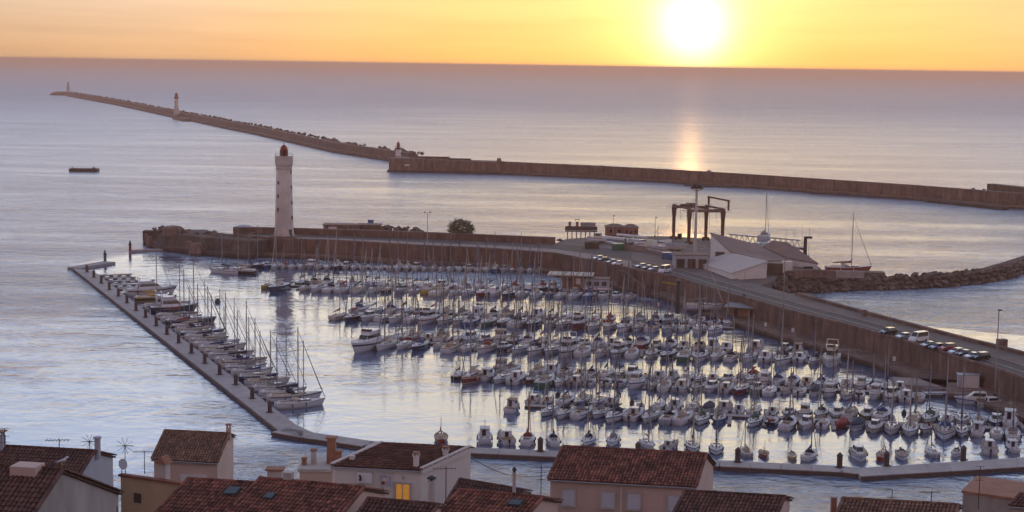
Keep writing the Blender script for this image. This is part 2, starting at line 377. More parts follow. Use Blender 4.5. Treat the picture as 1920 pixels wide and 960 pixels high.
# landward arm
BR = [W(*p) for p in ((930, 326), (1100, 334), (1250, 342.5), (1380, 351), (1520, 361), (1700, 374), (1840, 386), (1990, 398))]
ba = thing('breakwater', 'stone breakwater arm crossing behind the marina towards the right edge', 'breakwater')
sweep(MB(), resample(BR, 30), [(0, -2), (0, 1.3), (.3, 1.5), (5, 1.6), (5.2, 7.6), (5.0, 7.9), (9.5, 7.9), (9.4, 5.0), (13, 4.0), (22, -2)]).build('wall', M['stone'], ba)
seg = resample(BR, 9); l0 = offset_line(seg, 5.02); pn = 0
for a, b in zip(l0, l0[1:]):                         # casting bays of the parapet, each a little proud or set back
    d = (b - a); L_ = d.length; cpt = (a + b) / 2; az = math.atan2(d.y, d.x); pn += 1
    MB().box((cpt.x, cpt.y, 4.85), (L_ - .12, .3 + .2 * rg.random(), 5.6 + .4 * rg.random()), az).build('parapet_bay', M['stone'], ba)
ln = offset_line(resample(BR, 6), 12.5)
for p in ln:
    if rg.random() < .5: continue
    s = rg.uniform(1, 2.0); o = link('armour_block', rocks[rg.randrange(4)], ba, (p.x + rg.uniform(-2, 2), p.y + rg.uniform(-2, 3), rg.uniform(4.6, 7.8)), rg.uniform(0, 6)); o.scale = (s * 1.4, s, s * .8)
for px, py, w_ in ((1190, 338.5, 16), (1345, 350.5, 20), (1295, 348, 10), (1535, 363, 12)):
    p = W(px, py); MB().box((p.x, p.y - 1.5, .15), (w_, 6, 1.3), -.1, .8).build('landing_ledge', M['dstone'], ba)
a, b = W(1742, 379), W(1888, 394); az = math.atan2(b.y - a.y, b.x - a.x); c = (a + b) / 2
MB().box((c.x, c.y + 2, .0), ((b - a).length, 5, 3.4), az).build('landing_stage', M['dstone'], ba)
a, b = W(1864, 371, 3), W(1990, 385, 3); c = (a + b) / 2; az = math.atan2(b.y - a.y, b.x - a.x)
MB().box((c.x, c.y + 8, 5.6), ((b - a).length, 5, 9.4), az).build('raised_parapet', M['dstone'], ba)

# old fort at the bend
fl, fr = W(729, 321.5), W(938, 326); u = (fr - fl).normalized(); nrm_ = Vector((-u.y, u.x, 0)); az = math.atan2(u.y, u.x); Lf = (fr - fl).length
fort = thing('harbour_fort', 'low brown stone fort at the bend of the breakwater', 'fort', fl, az)
mb = MB(); mb.prism([(0, 0, 9.0), (Lf * .32, -.4, 8.9), (Lf * .32, 18, 8.9), (2, 18, 9.0)], -2); mb.build('bastion', M['stone2'], fort)
MB().prism([(Lf * .322, .5, 8.3), (Lf, .5, 7.8), (Lf, 16, 7.8), (Lf * .322, 16, 8.3)], -2).build('curtain_wall', M['stone'], fort)
MB().box((Lf * .35, 8, 9.4), (Lf * .36, 3, 1.6)).build('upper_parapet', M['stone'], fort)
MB().box((Lf * .62, 9, 8.6), (Lf * .2, 4, 1.2)).build('upper_parapet', M['dstone'], fort)
MB().box((Lf - 1.2, 2.5, 8.6), (2.4, 2.6, 3.4)).build('turret', M['stone'], fort)
MB().box((Lf * .5, -1.2, -.4), (Lf * 1.02, 3, 3.2)).build('footing', M['dstone'], fort)
for tx, w_, h_, y_ in ((.04, .7, 1.9, -.05), (.27, 1.0, 2.6, -.35), (.385, 1.6, 3.2, .47), (.435, 1.5, 3.0, .47), (.55, .9, 3.0, .47), (.80, .8, 2.6, .47)):
    MB().box((Lf * tx, y_, 4.6), (w_, .5, h_)).build('embrasure', M['dstone'], fort)
MB().box((Lf * .165, -.30, 4.5), (3.2, .2, 1.1)).build('name_board', M['wallw'], fort)
MB().box((1.2, .0, 7.0), (.4, .3, 3.0)).build('downpipe', M['dstone'], fort)

def lighthouse(name, label, base, prof, gallery, lantern, mats, slits=(), n=20, brackets=0, ph=0.0):
    t = thing(name, label, 'lighthouse', base)
    MB().lathe(prof, n, ph=ph).build('tower', mats[0], t, n > 10)
    g = MB().lathe(gallery, n).build('gallery', mats[1], t)
    if brackets:
        r = gallery[0][0]; z = gallery[0][1]
        for i in range(brackets):
            a = 2 * math.pi * i / brackets; MB().box((r * 1.0 * math.cos(a), r * 1.0 * math.sin(a), z - .35), (.5, .38, .7), a).build('corbel', mats[1], g)
    r = gallery[-1][0]; z = gallery[-1][1]; mb = MB()
    for i in range(16):
        a = 2 * math.pi * i / 16; b = a + math.pi / 8
        mb.tube((r * .97 * math.cos(a), r * .97 * math.sin(a), z), (r * .97 * math.cos(a), r * .97 * math.sin(a), z + .95), .04, n=4)
        mb.tube((r * .97 * math.cos(a), r * .97 * math.sin(a), z + .95), (r * .97 * math.cos(b), r * .97 * math.sin(b), z + .95), .04, n=4)
    mb.build('railing', M['iron'], t)
    zb = lantern[0][1]; body = MB().lathe(lantern, 12).build('lantern', mats[2], t)
    rl = max(p[0] for p in lantern); gz = [p for p in lantern if p[0] > rl * .9]
    for i in range(12):
        a = 2 * math.pi * (i + .5) / 12
        MB().box((rl * math.cos(a) * .985, rl * math.sin(a) * .985, (gz[0][1] + gz[-1][1]) / 2 + .15), (.08, rl * .36, (gz[-1][1] - gz[0][1]) * .62), a).build('pane', M['glass'] if i % 2 else mats[2], body)
    zt = lantern[-1][1]; MB().tube((0, 0, zt - .1), (0, 0, zt + 1.2), .07).lathe([(.05, zt + .05), (.22, zt + .25), (.05, zt + .45)], 8).build('finial', M['iron'], t)
    for a, z, w_, h_ in slits:
        rr = None
        for (r0, z0), (r1, z1) in zip(prof, prof[1:]):
            if z0 <= z <= z1 and z1 > z0: rr = r0 + (r1 - r0) * (z - z0) / (z1 - z0)
        if rr: MB().box((rr * math.cos(a), rr * math.sin(a), z), (.35, w_, h_), a).build('slit_window', M['dstone'], t)
    return t

p = W(331, 213, 6.0)
lighthouse('lighthouse', 'slim white lighthouse with dark red lantern halfway along the far breakwater', p, [(4.2, -3), (3.6, 2), (2.9, 3.5), (2.2, 19)],
           [(2.4, 18.6), (3.0, 19.4), (3.0, 20.2)], [(1.7, 20.2), (1.8, 20.6), (1.8, 23.6), (1.3, 25), (.2, 26)], (M['lightstone'], M['redmetal'], M['redmetal']), [(-2.0, 8, .8, 1.6), (-2.0, 14, .8, 1.6)])
p = W(128, 169, 6.5)
t = thing('beacon_tower', 'small pale tapering beacon tower at the far left breakwater tip', 'beacon', p)
mb = MB()
for i in range(4):
    a = math.pi / 4 + i * math.pi / 2; c = math.pi / 4 + (i + 1) * math.pi / 2
    mb.tube((5.2 * math.cos(a), 5.2 * math.sin(a), -2), (1.8 * math.cos(a), 1.8 * math.sin(a), 13), .55, .4, 5)
    for z0, z1 in ((0, 5), (5, 9), (9, 13)):
        r0 = 5.2 - 3.4 * (z0 + 2) / 15; r1 = 5.2 - 3.4 * (z1 + 2) / 15
        mb.tube((r0 * math.cos(a), r0 * math.sin(a), z0), (r1 * math.cos(c), r1 * math.sin(c), z1), .25, .25, 4)
mb.build('frame', M['lightstone'], t); MB().lathe([(1.6, -2), (1.2, 12.8)], 8).build('stair_shaft', M['lightstone'], t)
MB().lathe([(2.3, 12.6), (2.6, 13), (2.6, 13.4)], 12).build('gallery', M['lightstone'], t); MB().lathe([(1.2, 13.4), (1.3, 15.6), (.8, 16.8), (.1, 17.4)], 10).build('lantern', M['dstone'], t)
p = W(746, 293, 9.0) + Vector((0, 3, 0))
lighthouse('lighthouse', 'small white lighthouse with dark red lantern gallery on the fort', p, [(2.2, -.2), (1.9, .8), (1.7, 1.2), (1.45, 4.9)],
           [(1.6, 4.6), (2.3, 5.3), (2.3, 5.7)], [(1.1, 5.7), (1.15, 6.2), (1.15, 8.2), (.8, 9.2), (.1, 10)], (M['wallw'], M['redmetal'], M['redmetal']), n=14)

# moored barge
a, b = W(132, 321), W(184, 322); L_ = (b - a).length
t = thing('barge', 'low dark brown barge lying alone on open water at left', 'barge', (a + b) / 2)
MB().loft([[(sx, -3.2 * k, -.6), (sx, 3.2 * k, -.6), (sx, 3.4 * k, 1.7), (sx, -3.4 * k, 1.7)] for sx, k in ((-L_ / 2, .9), (-L_ / 2 + .8, 1), (L_ / 2 - .8, 1), (L_ / 2, .9))]).build('hull', M['pile'], t)
MB().box((0, 0, 1.85), (L_ - .6, 6.2, .25)).build('deck', M['dstone'], t)
for x, h_, r in ((-L_ * .42, 1.4, .22), (-.2, 1.2, .12), (L_ * .38, 1.2, .2), (L_ * .33, .9, .7)): MB().tube((x, 0, 1.9), (x, 0, 1.9 + h_), r, r * .8, 8).build('bollard', M['iron'], t)
MB().box((0, -3.35, .9), (L_, .25, .5)).build('rubbing_strake', M['rubber'], t)

# ------------------------------------------------------------------ the mole
QZ, LZ = 6.5, 1.4
FR = [(437, 441), (482, 444), (532, 448), (619, 450.5), (718, 456), (800, 461), (920, 466), (1040, 475), (1120, 490), (1184, 504), (1270, 520), (1335, 541), (1425, 566), (1495, 586), (1600, 612), (1727, 647), (1815, 676), (1860, 688), (2000, 738)]
BK = [(437, 437.5), (482, 437.5), (532, 438.5), (619, 441), (718, 444), (800, 447), (920, 452), (1040, 457), (1120, 463), (1184, 472), (1270, 491), (1335, 509), (1425, 535), (1495, 554), (1600, 583), (1727, 617), (1815, 640), (1860, 651), (2000, 687)]
FW = [W(x, y, QZ) for x, y in FR]; BW = [W(x, y, QZ) for x, y in BK]
def strip(mb, A, B, z):
    k = len(A); mb.add([(p.x, p.y, z) for p in A] + [(p.x, p.y, z) for p in B], [(i, i + 1, k + i + 1, k + i) for i in range(k - 1)])
    return mb
mole = struct(link('mole', None))
mb = MB(); k = len(FW)
rings = [[(a.x, a.y, -2), (a.x, a.y, QZ), (b.x, b.y, QZ), (b.x, b.y, -2)] for a, b in zip(FW, BW)]
mb.loft(rings).build('mole_body', M['stone'], mole)
lerp = lambda A, B, t: [a.lerp(b, t) for a, b in zip(A, B)]
strip(MB(), lerp(FW, BW, .02)[:10], lerp(FW, BW, .42)[:10], QZ + .004).build('promenade', M['prom'], mole)
strip(MB(), lerp(FW, BW, .45)[:10], lerp(FW, BW, .97)[:10], QZ + .004).build('road', M['asphalt'], mole)
strip(MB(), lerp(FW, BW, .02)[9:], lerp(FW, BW, .50)[9:], QZ + .004).build('road', M['asphalt'], mole)
strip(MB(), lerp(FW, BW, .53)[9:], lerp(FW, BW, .97)[9:], QZ + .12).build('pavement', M['yard'], mole)
mb = MB(); P0 = lerp(FW, BW, .50)[9:]; P1 = lerp(FW, BW, .53)[9:]
mb.loft([[(a.x, a.y, QZ - .05), (a.x, a.y, QZ + .15), (b.x, b.y, QZ + .15), (b.x, b.y, QZ - .05)] for a, b in zip(P0, P1)]).build('kerb', M['prom'], mole)
strip(MB(), lerp(FW, BW, .255)[9:], lerp(FW, BW, .265)[9:], QZ + .008).build('lane_line', M['wallw'], mole)
# coping along the marina edge
mb = MB(); C0 = lerp(FW, BW, -.012); C1 = lerp(FW, BW, .018)
mb.loft([[(a.x, a.y, QZ - .25), (a.x, a.y, QZ + .32), (b.x, b.y, QZ + .32), (b.x, b.y, QZ - .25)] for a, b in zip(C0, C1)]).build('coping', M['stone2'], mole)
# buttress bays on the marina face
l0 = resample([(p.x, p.y) for p in FW], 7.5)
for i, (a, b) in enumerate(zip(l0, l0[1:])):
    d = b - a; c = (a + b) / 2 + Vector((d.y, -d.x)).normalized() * .08
    MB().box((c.x, c.y, 3.2), (d.length - .12, .24 + .1 * rg.random(), 5.7 + .2 * rg.random()), math.atan2(d.y, d.x)).build('wall_panel', M['stone'], mole)
# parapet on the sea side
par = thing('parapet_wall', 'brown stone parapet along the seaward edge of the mole behind the lighthouse', 'wall')
sweep(MB(), [(p.x, p.y) for p in BW[:8]], [(-.6, QZ - .1), (-.6, 8.8), (1.2, 8.9), (1.2, 6)]).build('wall', M['stone'], par)
sweep(MB(), [(p.x, p.y) for p in BW[:8]], [(1.25, -2), (1.25, 4.6), (5, 4.4), (9, -2)]).build('footing', M['dstone'], par)
par2 = thing('parapet_wall', 'low brown stone parapet along the bay side of the mole road at right', 'wall')
sweep(MB(), [(p.x, p.y) for p in BW[13:]], [(-.5, QZ - .1), (-.5, 7.35), (.5, 7.4), (.5, 6)]).build('wall', M['stone'], par2)
sweep(MB(), [(p.x, p.y) for p in BW[13:]], [(.52, -2), (.52, 2.2), (2, 1.6), (7, -1.5)]).build('footing', M['dstone'], par2)
pb = W(1878, 652, QZ); MB().box((pb.x, pb.y, QZ + 1.0), (2.2, 1.6, 2.2), .3).build('pillar', M['stone2'], par2)
pb = W(1620, 594, QZ); MB().box((pb.x, pb.y, QZ + .9), (1.0, 1.0, 2.0), .3).build('pillar', M['stone2'], par2)

# lower quay at the foot of the wall
low = struct(link('lower_quay', None))
fl2 = [(p.x, p.y) for p in FW]
sweep(MB(), fl2[1:12], [(0, -2), (0, LZ), (-6.5, LZ), (-6.6, LZ - .2), (-6.6, -2)]).build('quay_deck', M['stone'], low)
sweep(MB(), fl2[11:], [(0, -2), (0, LZ), (-8.5, LZ), (-8.6, LZ - .2), (-8.6, -2)]).build('quay_deck', M['stone'], low)
a = W(1735, 722, LZ); MB().box((a.x + 3, a.y + 3, LZ / 2 - .6), (19, 9, LZ + 1.2), -.2).build('boat_ramp', M['prom'], low)
a = W(1870, 742, LZ); MB().box((a.x + 4, a.y + 5.5, LZ / 2 - .59), (26, 13, LZ + 1.2), -.25).build('quay_apron', M['stone2'], low)

# low western tail of the mole
TL = [W(x, y, 0) for x, y in ((276, 462), (300, 470), (360, 477), (440, 484), (470, 486))]
tail = thing('mole_tail', 'low dark brown stone tail of the mole left of the lighthouse', 'wall')
sweep(MB(), [(p.x, p.y) for p in TL], [(0, -2), (0, 1.6), (3, 1.7), (5.5, 5.9), (7.0, 6.2), (24, 5.6), (27, -2)]).build('wall', M['dstone'], tail)
for i in range(46):
    t_ = rg.random(); k_ = min(int(t_ * 4), 3); p = TL[k_].lerp(TL[k_ + 1], t_ * 4 - k_)
    s = rg.uniform(.7, 1.7); o = link('boulder', rocks[rg.randrange(4)], tail, (p.x + rg.uniform(-3, 2), p.y + rg.uniform(12, 24), 5.6 + rg.uniform(0, .8)), rg.uniform(0, 6)); o.scale = (s * 1.5, s, s)
for px, py, w_ in ((355, 474, 4), (367, 478, 6), (280, 464, 3), (273, 459, 2.6)):
    p = W(px, py); MB().lathe([(w_ * .62, -1), (w_ * .35, 4.2), (w_ * .2, 4.4)], 5, (p.x, p.y + 1, 0), .4).build('buttress', M['stone2'], tail)
p = W(318, 442, 5.6); MB().lathe([(4.2, -.5), (4.0, 2.2), (3.2, 3.0), (.2, 3.4)], 7, (p.x, p.y + 6, 5.6)).build('lookout_hut', M['stone2'], tail)
p = W(292, 447, 3); MB().box((p.x, p.y + 8, 3.2), (13, 5, 4), .1).build('end_block', M['dstone'], tail)
a, b = W(243, 473), W(325, 469); d = b - a
t = thing('landing_pontoon', 'narrow grey landing pontoon reaching left from the mole tail', 'pontoon', (a + b) / 2, math.atan2(d.y, d.x))
for i in range(3): MB().box((d.length * (i - 1) / 3, 0, .3), (d.length / 3 - .12, 2.6, .9)).build('deck_section', M['pont'], t)
def beacon(px, py, col, label, z=.7):
    p = W(px, py, z); t = thing('harbour_beacon', label, 'beacon', p)
    MB().tube((0, 0, -.2), (0, 0, 2.2), .55, .5, 8).build('post', col, t); MB().lathe([(.6, 2.2), (.65, 2.5), (.3, 3.0), (.3, 3.6), (.1, 3.9)], 8).build('lamp_head', M['iron'], t)
beacon(244, 470, M['redmetal'], 'red harbour entrance beacon at the end of the landing pontoon')
beacon(197, 489, M['green'], 'dark green harbour entrance beacon on the hooked pontoon tip')

# main lighthouse on its round terrace
p = W(530, 446.5, QZ)
t = lighthouse('lighthouse', 'tall pale stone lighthouse with bright red lantern standing on the mole', p + Vector((0, 4, 0)),
               [(3.9, -.2), (3.75, 1.5), (3.55, 2.2), (3.35, 8), (2.85, 26.9)], [(2.85, 26.2), (3.35, 27.4), (3.4, 30.0), (3.4, 30.4)],
               [(1.5, 30.0), (1.5, 30.7), (1.3, 30.8), (1.3, 33.2), (1.45, 33.3), (1.0, 34.1), (.4, 34.6), (.1, 34.8)], (M['lightstone'], M['lightstone'], M['redmetal']),
               [(-2.2, 10.5, .55, 1.4), (-2.2, 15.6, .5, 1.3), (-2.2, 20.6, .5, 1.2), (-.35, 7.5, .8, 1.2), (-.35, 13, .5, 1.3), (-.35, 19, .5, 1.3), (-.35, 24.5, .6, 1.5)], 12, 24, .13)
MB().box((2.6, -2.3, 1.6), (.5, 1.3, 3.0), -.75).build('door', M['dstone'], t)
MB().lathe([(5.2, -.25), (5.2, .5), (4.6, .55)], 20).build('plinth', M['stone2'], t)

def hut(name, label, cat, px, py, z, w, d, h, wall, roof, rz=0., over=.35, hip=0., openings=(), group=None):
    p = W(px, py, z); t = thing(name, label, cat, p, rz, group)
    MB().box((0, d / 2, h / 2 - .1), (w, d, h + .2)).build('wall', wall, t)
    if hip: MB().loft([[(-w / 2 - over, -over, h), (w / 2 + over, -over, h), (w / 2 + over, d + over, h), (-w / 2 - over, d + over, h)], [(-w / 2 * .35, d / 2 - .1, h + hip), (w / 2 * .35, d / 2 - .1, h + hip), (w / 2 * .35, d / 2 + .1, h + hip), (-w / 2 * .35, d / 2 + .1, h + hip)]]).build('roof', roof, t)
    else: MB().box((0, d / 2, h + .12), (w + 2 * over, d + 2 * over, .28)).build('roof', roof, t)
    for nm, x, z_, ww, hh, mm in openings: MB().box((x, -.03, z_), (ww, .12, hh), 0).build(nm, mm, t)
    return t
hut('quay_hut', 'long low stone hut on the mole just right of the lighthouse', 'hut', 640, 438, QZ, 14, 6, 3.2, M['stone2'], M['roofb'], -.05, openings=(('shutter', -3.4, 1.5, 3.2, 2.2, M['wallw']), ('door', 1.5, 1.3, 1.4, 2.3, M['dstone'])))
hut('quay_hut', 'flat roofed brown hut with blue box on top, on the mole', 'hut', 690, 438.5, QZ, 9, 6, 3.3, M['stone'], M['roofb'], -.05, openings=(('door', -1, 1.3, 1.4, 2.3, M['dstone']),))
p = W(694, 421, 9.6); t = thing('water_tank', 'small blue box on the roof of the quay hut', 'tank', p + Vector((0, 3, .2))); MB().box((0, 0, .7), (2.2, 1.6, 1.4)).build('tank_body', M['blueh'], t); MB().box((0, 0, 1.45), (2.3, 1.7, .1)).build('lid', M['greyh'], t)
hut('quay_hut', 'pale hut with white tarpaulin left of the lighthouse', 'hut', 457, 436, QZ, 8, 5, 2.0, M['stone2'], M['greyh'], .05, hip=.8)
# rubble heap behind the parapet
t = thing('rubble_heap', 'dark heap of boulders on the mole between the hut and the tree', 'boulders', W(745, 440, QZ))
for i in range(42):
    s = rg.uniform(.6, 1.5); o = link('boulder', rocks[rg.randrange(4)], t, (rg.uniform(-9, 9), rg.uniform(2, 8), rg.uniform(.5, 2.6)), rg.uniform(0, 6)); o.scale = (s * 1.4, s, s)

# ------------------------------------------------------------------ rock jetty and beach
t = thing('rock_jetty', 'curved jetty of brown boulders enclosing the small bay at right', 'jetty')
JN = [W(x, y) for x, y in ((1432, 537), (1470, 545), (1511, 547), (1636, 544.5), (1740, 540.5), (1792, 536), (1845, 530), (1886, 523), (1925, 511), (1990, 488))]
sweep(MB(), [(p.x, p.y) for p in resample(JN, 8)], [(-1, -2), (0, -.2), (4, 2.7), (9, 3.0), (15, -1.5)]).build('core', M['dstone'], t)
jr = [rock_mesh('boulder', M['rock'], 20 + s, 15, .8) for s in range(6)]
nr = 0
for p, i in zip(resample(JN, 2.05), range(999)):
    j = i
    for off, z in ((.2, .3), (2.1, 1.6), (4.4, 2.9), (7.2, 3.5)):
        if nr >= 300: break
        a = (rg.uniform(-.8, .8), rg.uniform(-.7, .7)); s = rg.uniform(.95, 1.75)
        o = link('boulder', jr[rg.randrange(6)], t, (p.x + a[0] + off * .25, p.y + off + a[1], z + rg.uniform(-.25, .45)), rg.uniform(0, 6.28)); o.scale = (s * rg.uniform(1, 1.4), s, s * rg.uniform(.7, 1)); nr += 1
t = thing('boulder_bank', 'bank of brown boulders below the white building beside the small bay', 'boulders')
A_ = [W(x, y, 6.0) for x, y in ((1445, 529), (1462, 515), (1500, 511), (1545, 507))]; B_ = [W(x, y) for x, y in ((1474, 556), (1500, 551), (1530, 548.5), (1568, 546))]
for i in range(120):
    f = rg.random() * 3; k_ = min(int(f), 2); f -= k_; g_ = rg.random(); q = A_[k_].lerp(A_[k_ + 1], f).lerp(B_[k_].lerp(B_[k_ + 1], f), g_); s_ = rg.uniform(.8, 1.7)
    o = link('boulder', jr[rg.randrange(6)], t, (q.x, q.y, q.z + rg.uniform(-.3, .5)), rg.uniform(0, 6.28)); o.scale = (s_ * 1.3, s_, s_ * .85)
MB().add([(p.x, p.y, 5.8) for p in A_] + [(p.x, p.y, -1) for p in B_] + [(p.x, p.y + 1, -1) for p in A_], [f_ for i in range(3) for f_ in ((i, i + 1, 5 + i, 4 + i), (i, 8 + i, 9 + i, i + 1))]).build('core', M['dstone'], t)
mb = MB()
bp_ = [W(1440, 556, 1.6), W(1500, 561, 1.4), W(1545, 567, .05), W(1520, 549, .05), W(1470, 545, .6), W(1425, 538, 2)]
mb.add([tuple(p) for p in bp_] + [tuple(W(1490, 552, 1.0))], [(i, (i + 1) % 6, 6) for i in range(6)])
struct(mb.build('beach', pm('beach_sand', (.22, .17, .14), .9, .2, .4)))

# ------------------------------------------------------------------ boatyard
YZ = 6.3
yd = [(1040, 457), (1062, 448), (1150, 442), (1250, 443), (1345, 448), (1440, 468), (1535, 500), (1542, 506), (1500, 510), (1462, 514), (1446, 528), (1425, 535), (1335, 509), (1270, 491), (1184, 472), (1120, 463)]
struct(MB().prism([tuple(W(x, y, YZ)) for x, y in yd][::-1], -2).build('boatyard_platform', M['yard']))
hut('brick_house', 'brown house with low hipped roof at the seaward edge of the boatyard', 'house', 1153, 442, YZ, 7.2, 6, 3.4, M['brick'], M['roofb'], 0, .4, 1.1, (('window', -1.6, 1.8, .9, 1.2, M['glass']), ('window', 1.6, 1.8, .9, 1.2, M['glass'])))
hut('brick_house', 'second brown hipped house, nearer the big boat hoist', 'house', 1183, 444, YZ, 5.6, 5, 3.6, M['brick'], M['roofb'], 0, .4, 1.2, (('door', 0, 1.2, 1.1, 2.2, M['dstone']), ('window', -1.7, 1.9, .8, 1.2, M['glass']), ('window', 1.7, 1.9, .8, 1.2, M['glass'])))
# sea terrace on piles
p = W(1090, 443, 4); t = thing('sea_terrace', 'dark timber terrace on piles at the left end of the boatyard', 'terrace', (p.x, p.y + 3, 4), -.02)
for i in range(7): MB().tube((-5.4 + i * 1.8, 0, -6), (-5.4 + i * 1.8, 0, 1.6), .16).tube((-5.4 + i * 1.8, 4, -6), (-5.4 + i * 1.8, 4, 1.6), .16).build('pile', M['pile'], t)
MB().box((0, 2, 1.75), (13, 6, .4)).build('deck', M['pile'], t); MB().box((0, -.8, 3.0), (13, .15, 1.6)).build('screen', M['pile'], t)
MB().box((2.8, 2, 4.4), (6, 3, 1.4)).build('awning', M['cov_grey'], t)
for x in (-4.6, -1.6): MB().box((x, 1.5, 4.1), (1.1, 1.1, 2.6)).build('chimney_stack', M['brick'], t)
MB().box((-1.6, 1.5, 6.4), (1.9, 1.6, .2)).tube((-2.3, 1, 5.4), (-2.3, 1, 6.4), .08).tube((-.9, 1, 5.4), (-.9, 1, 6.4), .08).build('lantern_roof', M['rust'], t)
def pole(name, label, cat, px, py, z, h, r=.12, mat=None, group=None, heads=0, arm=.9, dy=0):
    p = W(px, py, z); t = thing(name, label, cat, (p.x, p.y + dy, z), 0, group)
    MB().tube((0, 0, -.3), (0, 0, h), r, r * .6, 8).build('shaft', mat or M['galv'], t)
    MB().box((0, 0, .2), (.5, .5, .6)).build('foot', M['iron'], t)
    for i in range(heads):
        s = (-1) ** i; MB().tube((0, 0, h - .3), (s * arm, 0, h + .1), .06).build('arm', mat or M['galv'], t)
        MB().box((s * arm, -.1, h + .05), (.8, .5, .3)).build('lamp_head', M['iron'], t)
    return t
pole('lamp_post', 'tall double headed lamp post on the mole left of the round tree', 'lamp post', 801, 463, QZ, 12.5, .16, heads=2, arm=1.0)
pole('lamp_post', 'single lamp post on the yard beside the brown houses', 'lamp post', 1149, 443, YZ, 8, .12, heads=1, arm=.3)
pole('lamp_post', 'lamp post standing against the sun glitter left of the boat hoist', 'lamp post', 1228, 444, YZ, 7.5, .12, heads=1, arm=.3)
pole('lamp_post', 'tall white lamp post by the road below the white sail roof building', 'lamp post', 1467, 622, LZ, 23, .17, M['alu'])
pole('lamp_post', 'tallest lamp post at far right beside the mole ramp', 'lamp post', 1865, 742, LZ, 19, .17, M['alu'], heads=1, arm=.2)
pole('lamp_post', 'thin lamp post on the mole edge beside the parked white van', 'lamp post', 1262, 520, QZ, 13, .12, M['alu'])
pole('flag_pole', 'slim bare pole on the mole road left of the right hand car row', 'pole', 1672, 620, QZ, 3.6, .06)
pole('lamp_post', 'bare lamp post at the mole edge below the white building', 'lamp post', 1395, 555, QZ, 7, .09, M['alu'])
for i, (x, y, h_) in enumerate(((1473, 470, 8), (1488, 474, 8.5), (1503, 478, 10), (1516, 482, 11))):
    pole('flag_pole', ['leftmost', 'second from left', 'third from left', 'rightmost'][i] + ' of four thin poles behind the white building roof', 'pole', x, y, YZ, h_, .06, M['iron'], 'thin poles behind the white building')
# floodlight mast
p = W(1303, 478, YZ); t = thing('floodlight_mast', 'tall pale floodlight mast with ring of lamps beside the boat hoist', 'floodlight mast', p)
MB().tube((0, 0, 0), (0, 0, 23.5), .62, .4, 10).build('shaft', M['lightstone'], t)
MB().lathe([(1.3, 22.8), (1.9, 23.0), (1.9, 23.2)], 12).build('platform', M['galv'], t)
for i in range(8):
    a = i * math.pi / 4; MB().box((1.9 * math.cos(a), 1.9 * math.sin(a), 23.9), (.7, .9, .9), a).build('floodlight', M['iron'], t)
    MB().box((1.4 * math.cos(a + .4), 1.4 * math.sin(a + .4), 24.7), (.5, .7, .6), a + .4).build('floodlight', M['iron'], t)
MB().path([(-1.2, 0, 9), (-1.2, 0, 20)], .05).path([(-.9, 0, 9), (-.9, 0, 20)], .05).build('ladder', M['galv'], t)
# travel hoist
pa, pb_, pc, pd = W(1265, 452, YZ), W(1290, 458, YZ), W(1327, 455, YZ), W(1354, 459, YZ)
t = thing('boat_hoist', 'big rust brown four legged travelling boat hoist standing over the boatyard', 'boat hoist', W(1310, 456, YZ)); o3 = Vector(t.location)
HT = 12.5
legs = [Vector((pa.x, pa.y + 5, YZ)), Vector((pb_.x, pb_.y - 2, YZ)), Vector((pc.x, pc.y + 7, YZ)), Vector((pd.x, pd.y, YZ))]
for q in legs:
    q = q - o3
    MB().loft([[(q.x + a * r, q.y + b * r, z) for a, b in ((-1, -1), (1, -1), (1, 1), (-1, 1))] for z, r in ((.9, .55), (HT * .7, .62), (HT - .6, .9), (HT, .95))]).build('leg', M['rust'], t)
    for dx in (-.8, .8): MB().tube((q.x + dx, q.y - .35, .7), (q.x + dx, q.y + .35, .7), .7, .7, 12).build('wheel', M['rubber'], t)
    MB().box((q.x, q.y, 1.1), (2.8, 1.0, .6)).build('bogie', M['rust'], t)
def beam(a, b, z, w=.9, h=1.1, nm='girder', mt='rust'):
    a = a - o3; b = b - o3; d = b - a; c = (a + b) / 2
    return MB().box((c.x, c.y, z), (d.length + 1.6, w, h), math.atan2(d.y, d.x)).build(nm, M[mt], t)
beam(legs[0], legs[2], HT + .3); beam(legs[1], legs[3], HT + .3); beam(legs[0], legs[1], HT + .9, .6, .7); beam(legs[2], legs[3], HT + .9, .6, .7)
ex = (legs[3] - legs[1]).normalized() * 2.2
beam(legs[1] - ex, legs[3] + ex, HT + .25, 1.5, .15, 'walkway', 'galv'); beam(legs[0] - ex, legs[2] + ex, HT + .25, 1.5, .15, 'walkway', 'galv')
mb = MB()
for A, B in ((legs[0] - ex, legs[2] + ex), (legs[1] - ex, legs[3] + ex)):
    for i in range(13):
        q = A.lerp(B, i / 12) - o3; mb.tube((q.x, q.y - .7, HT + .4), (q.x, q.y - .7, HT + 1.5), .05, n=4)
    q0 = A - o3; q1 = B - o3; mb.tube((q0.x, q0.y - .7, HT + 1.5), (q1.x, q1.y - .7, HT + 1.5), .06, n=4)
mb.build('railing', M['rust'], t)
a = legs[2] - o3; b = legs[3] - o3 + ex * .9
MB().tube((a.x + .8, a.y, HT + 1), (a.x + .8, a.y, HT + 4.4), .5, n=4).tube((b.x, b.y, HT + .5), (b.x, b.y, HT + 4.0), .5, n=4).tube((a.x + .5, a.y, HT + 4.4), (b.x + .3, b.y, HT + 4.0), .45, n=4).build('portal_frame', M['rust'], t)
c = (legs[0] + legs[1]) / 2 - o3; MB().box((c.x + 1, c.y, HT + 1.4), (3.2, 2.0, 1.3)).build('winch_house', M['rust'], t)
c = (legs[2] + legs[0]) / 2 - o3; MB().box((c.x, c.y, HT + 1.3), (3.6, 1.6, 1.0)).build('winch_house', M['rust'], t)
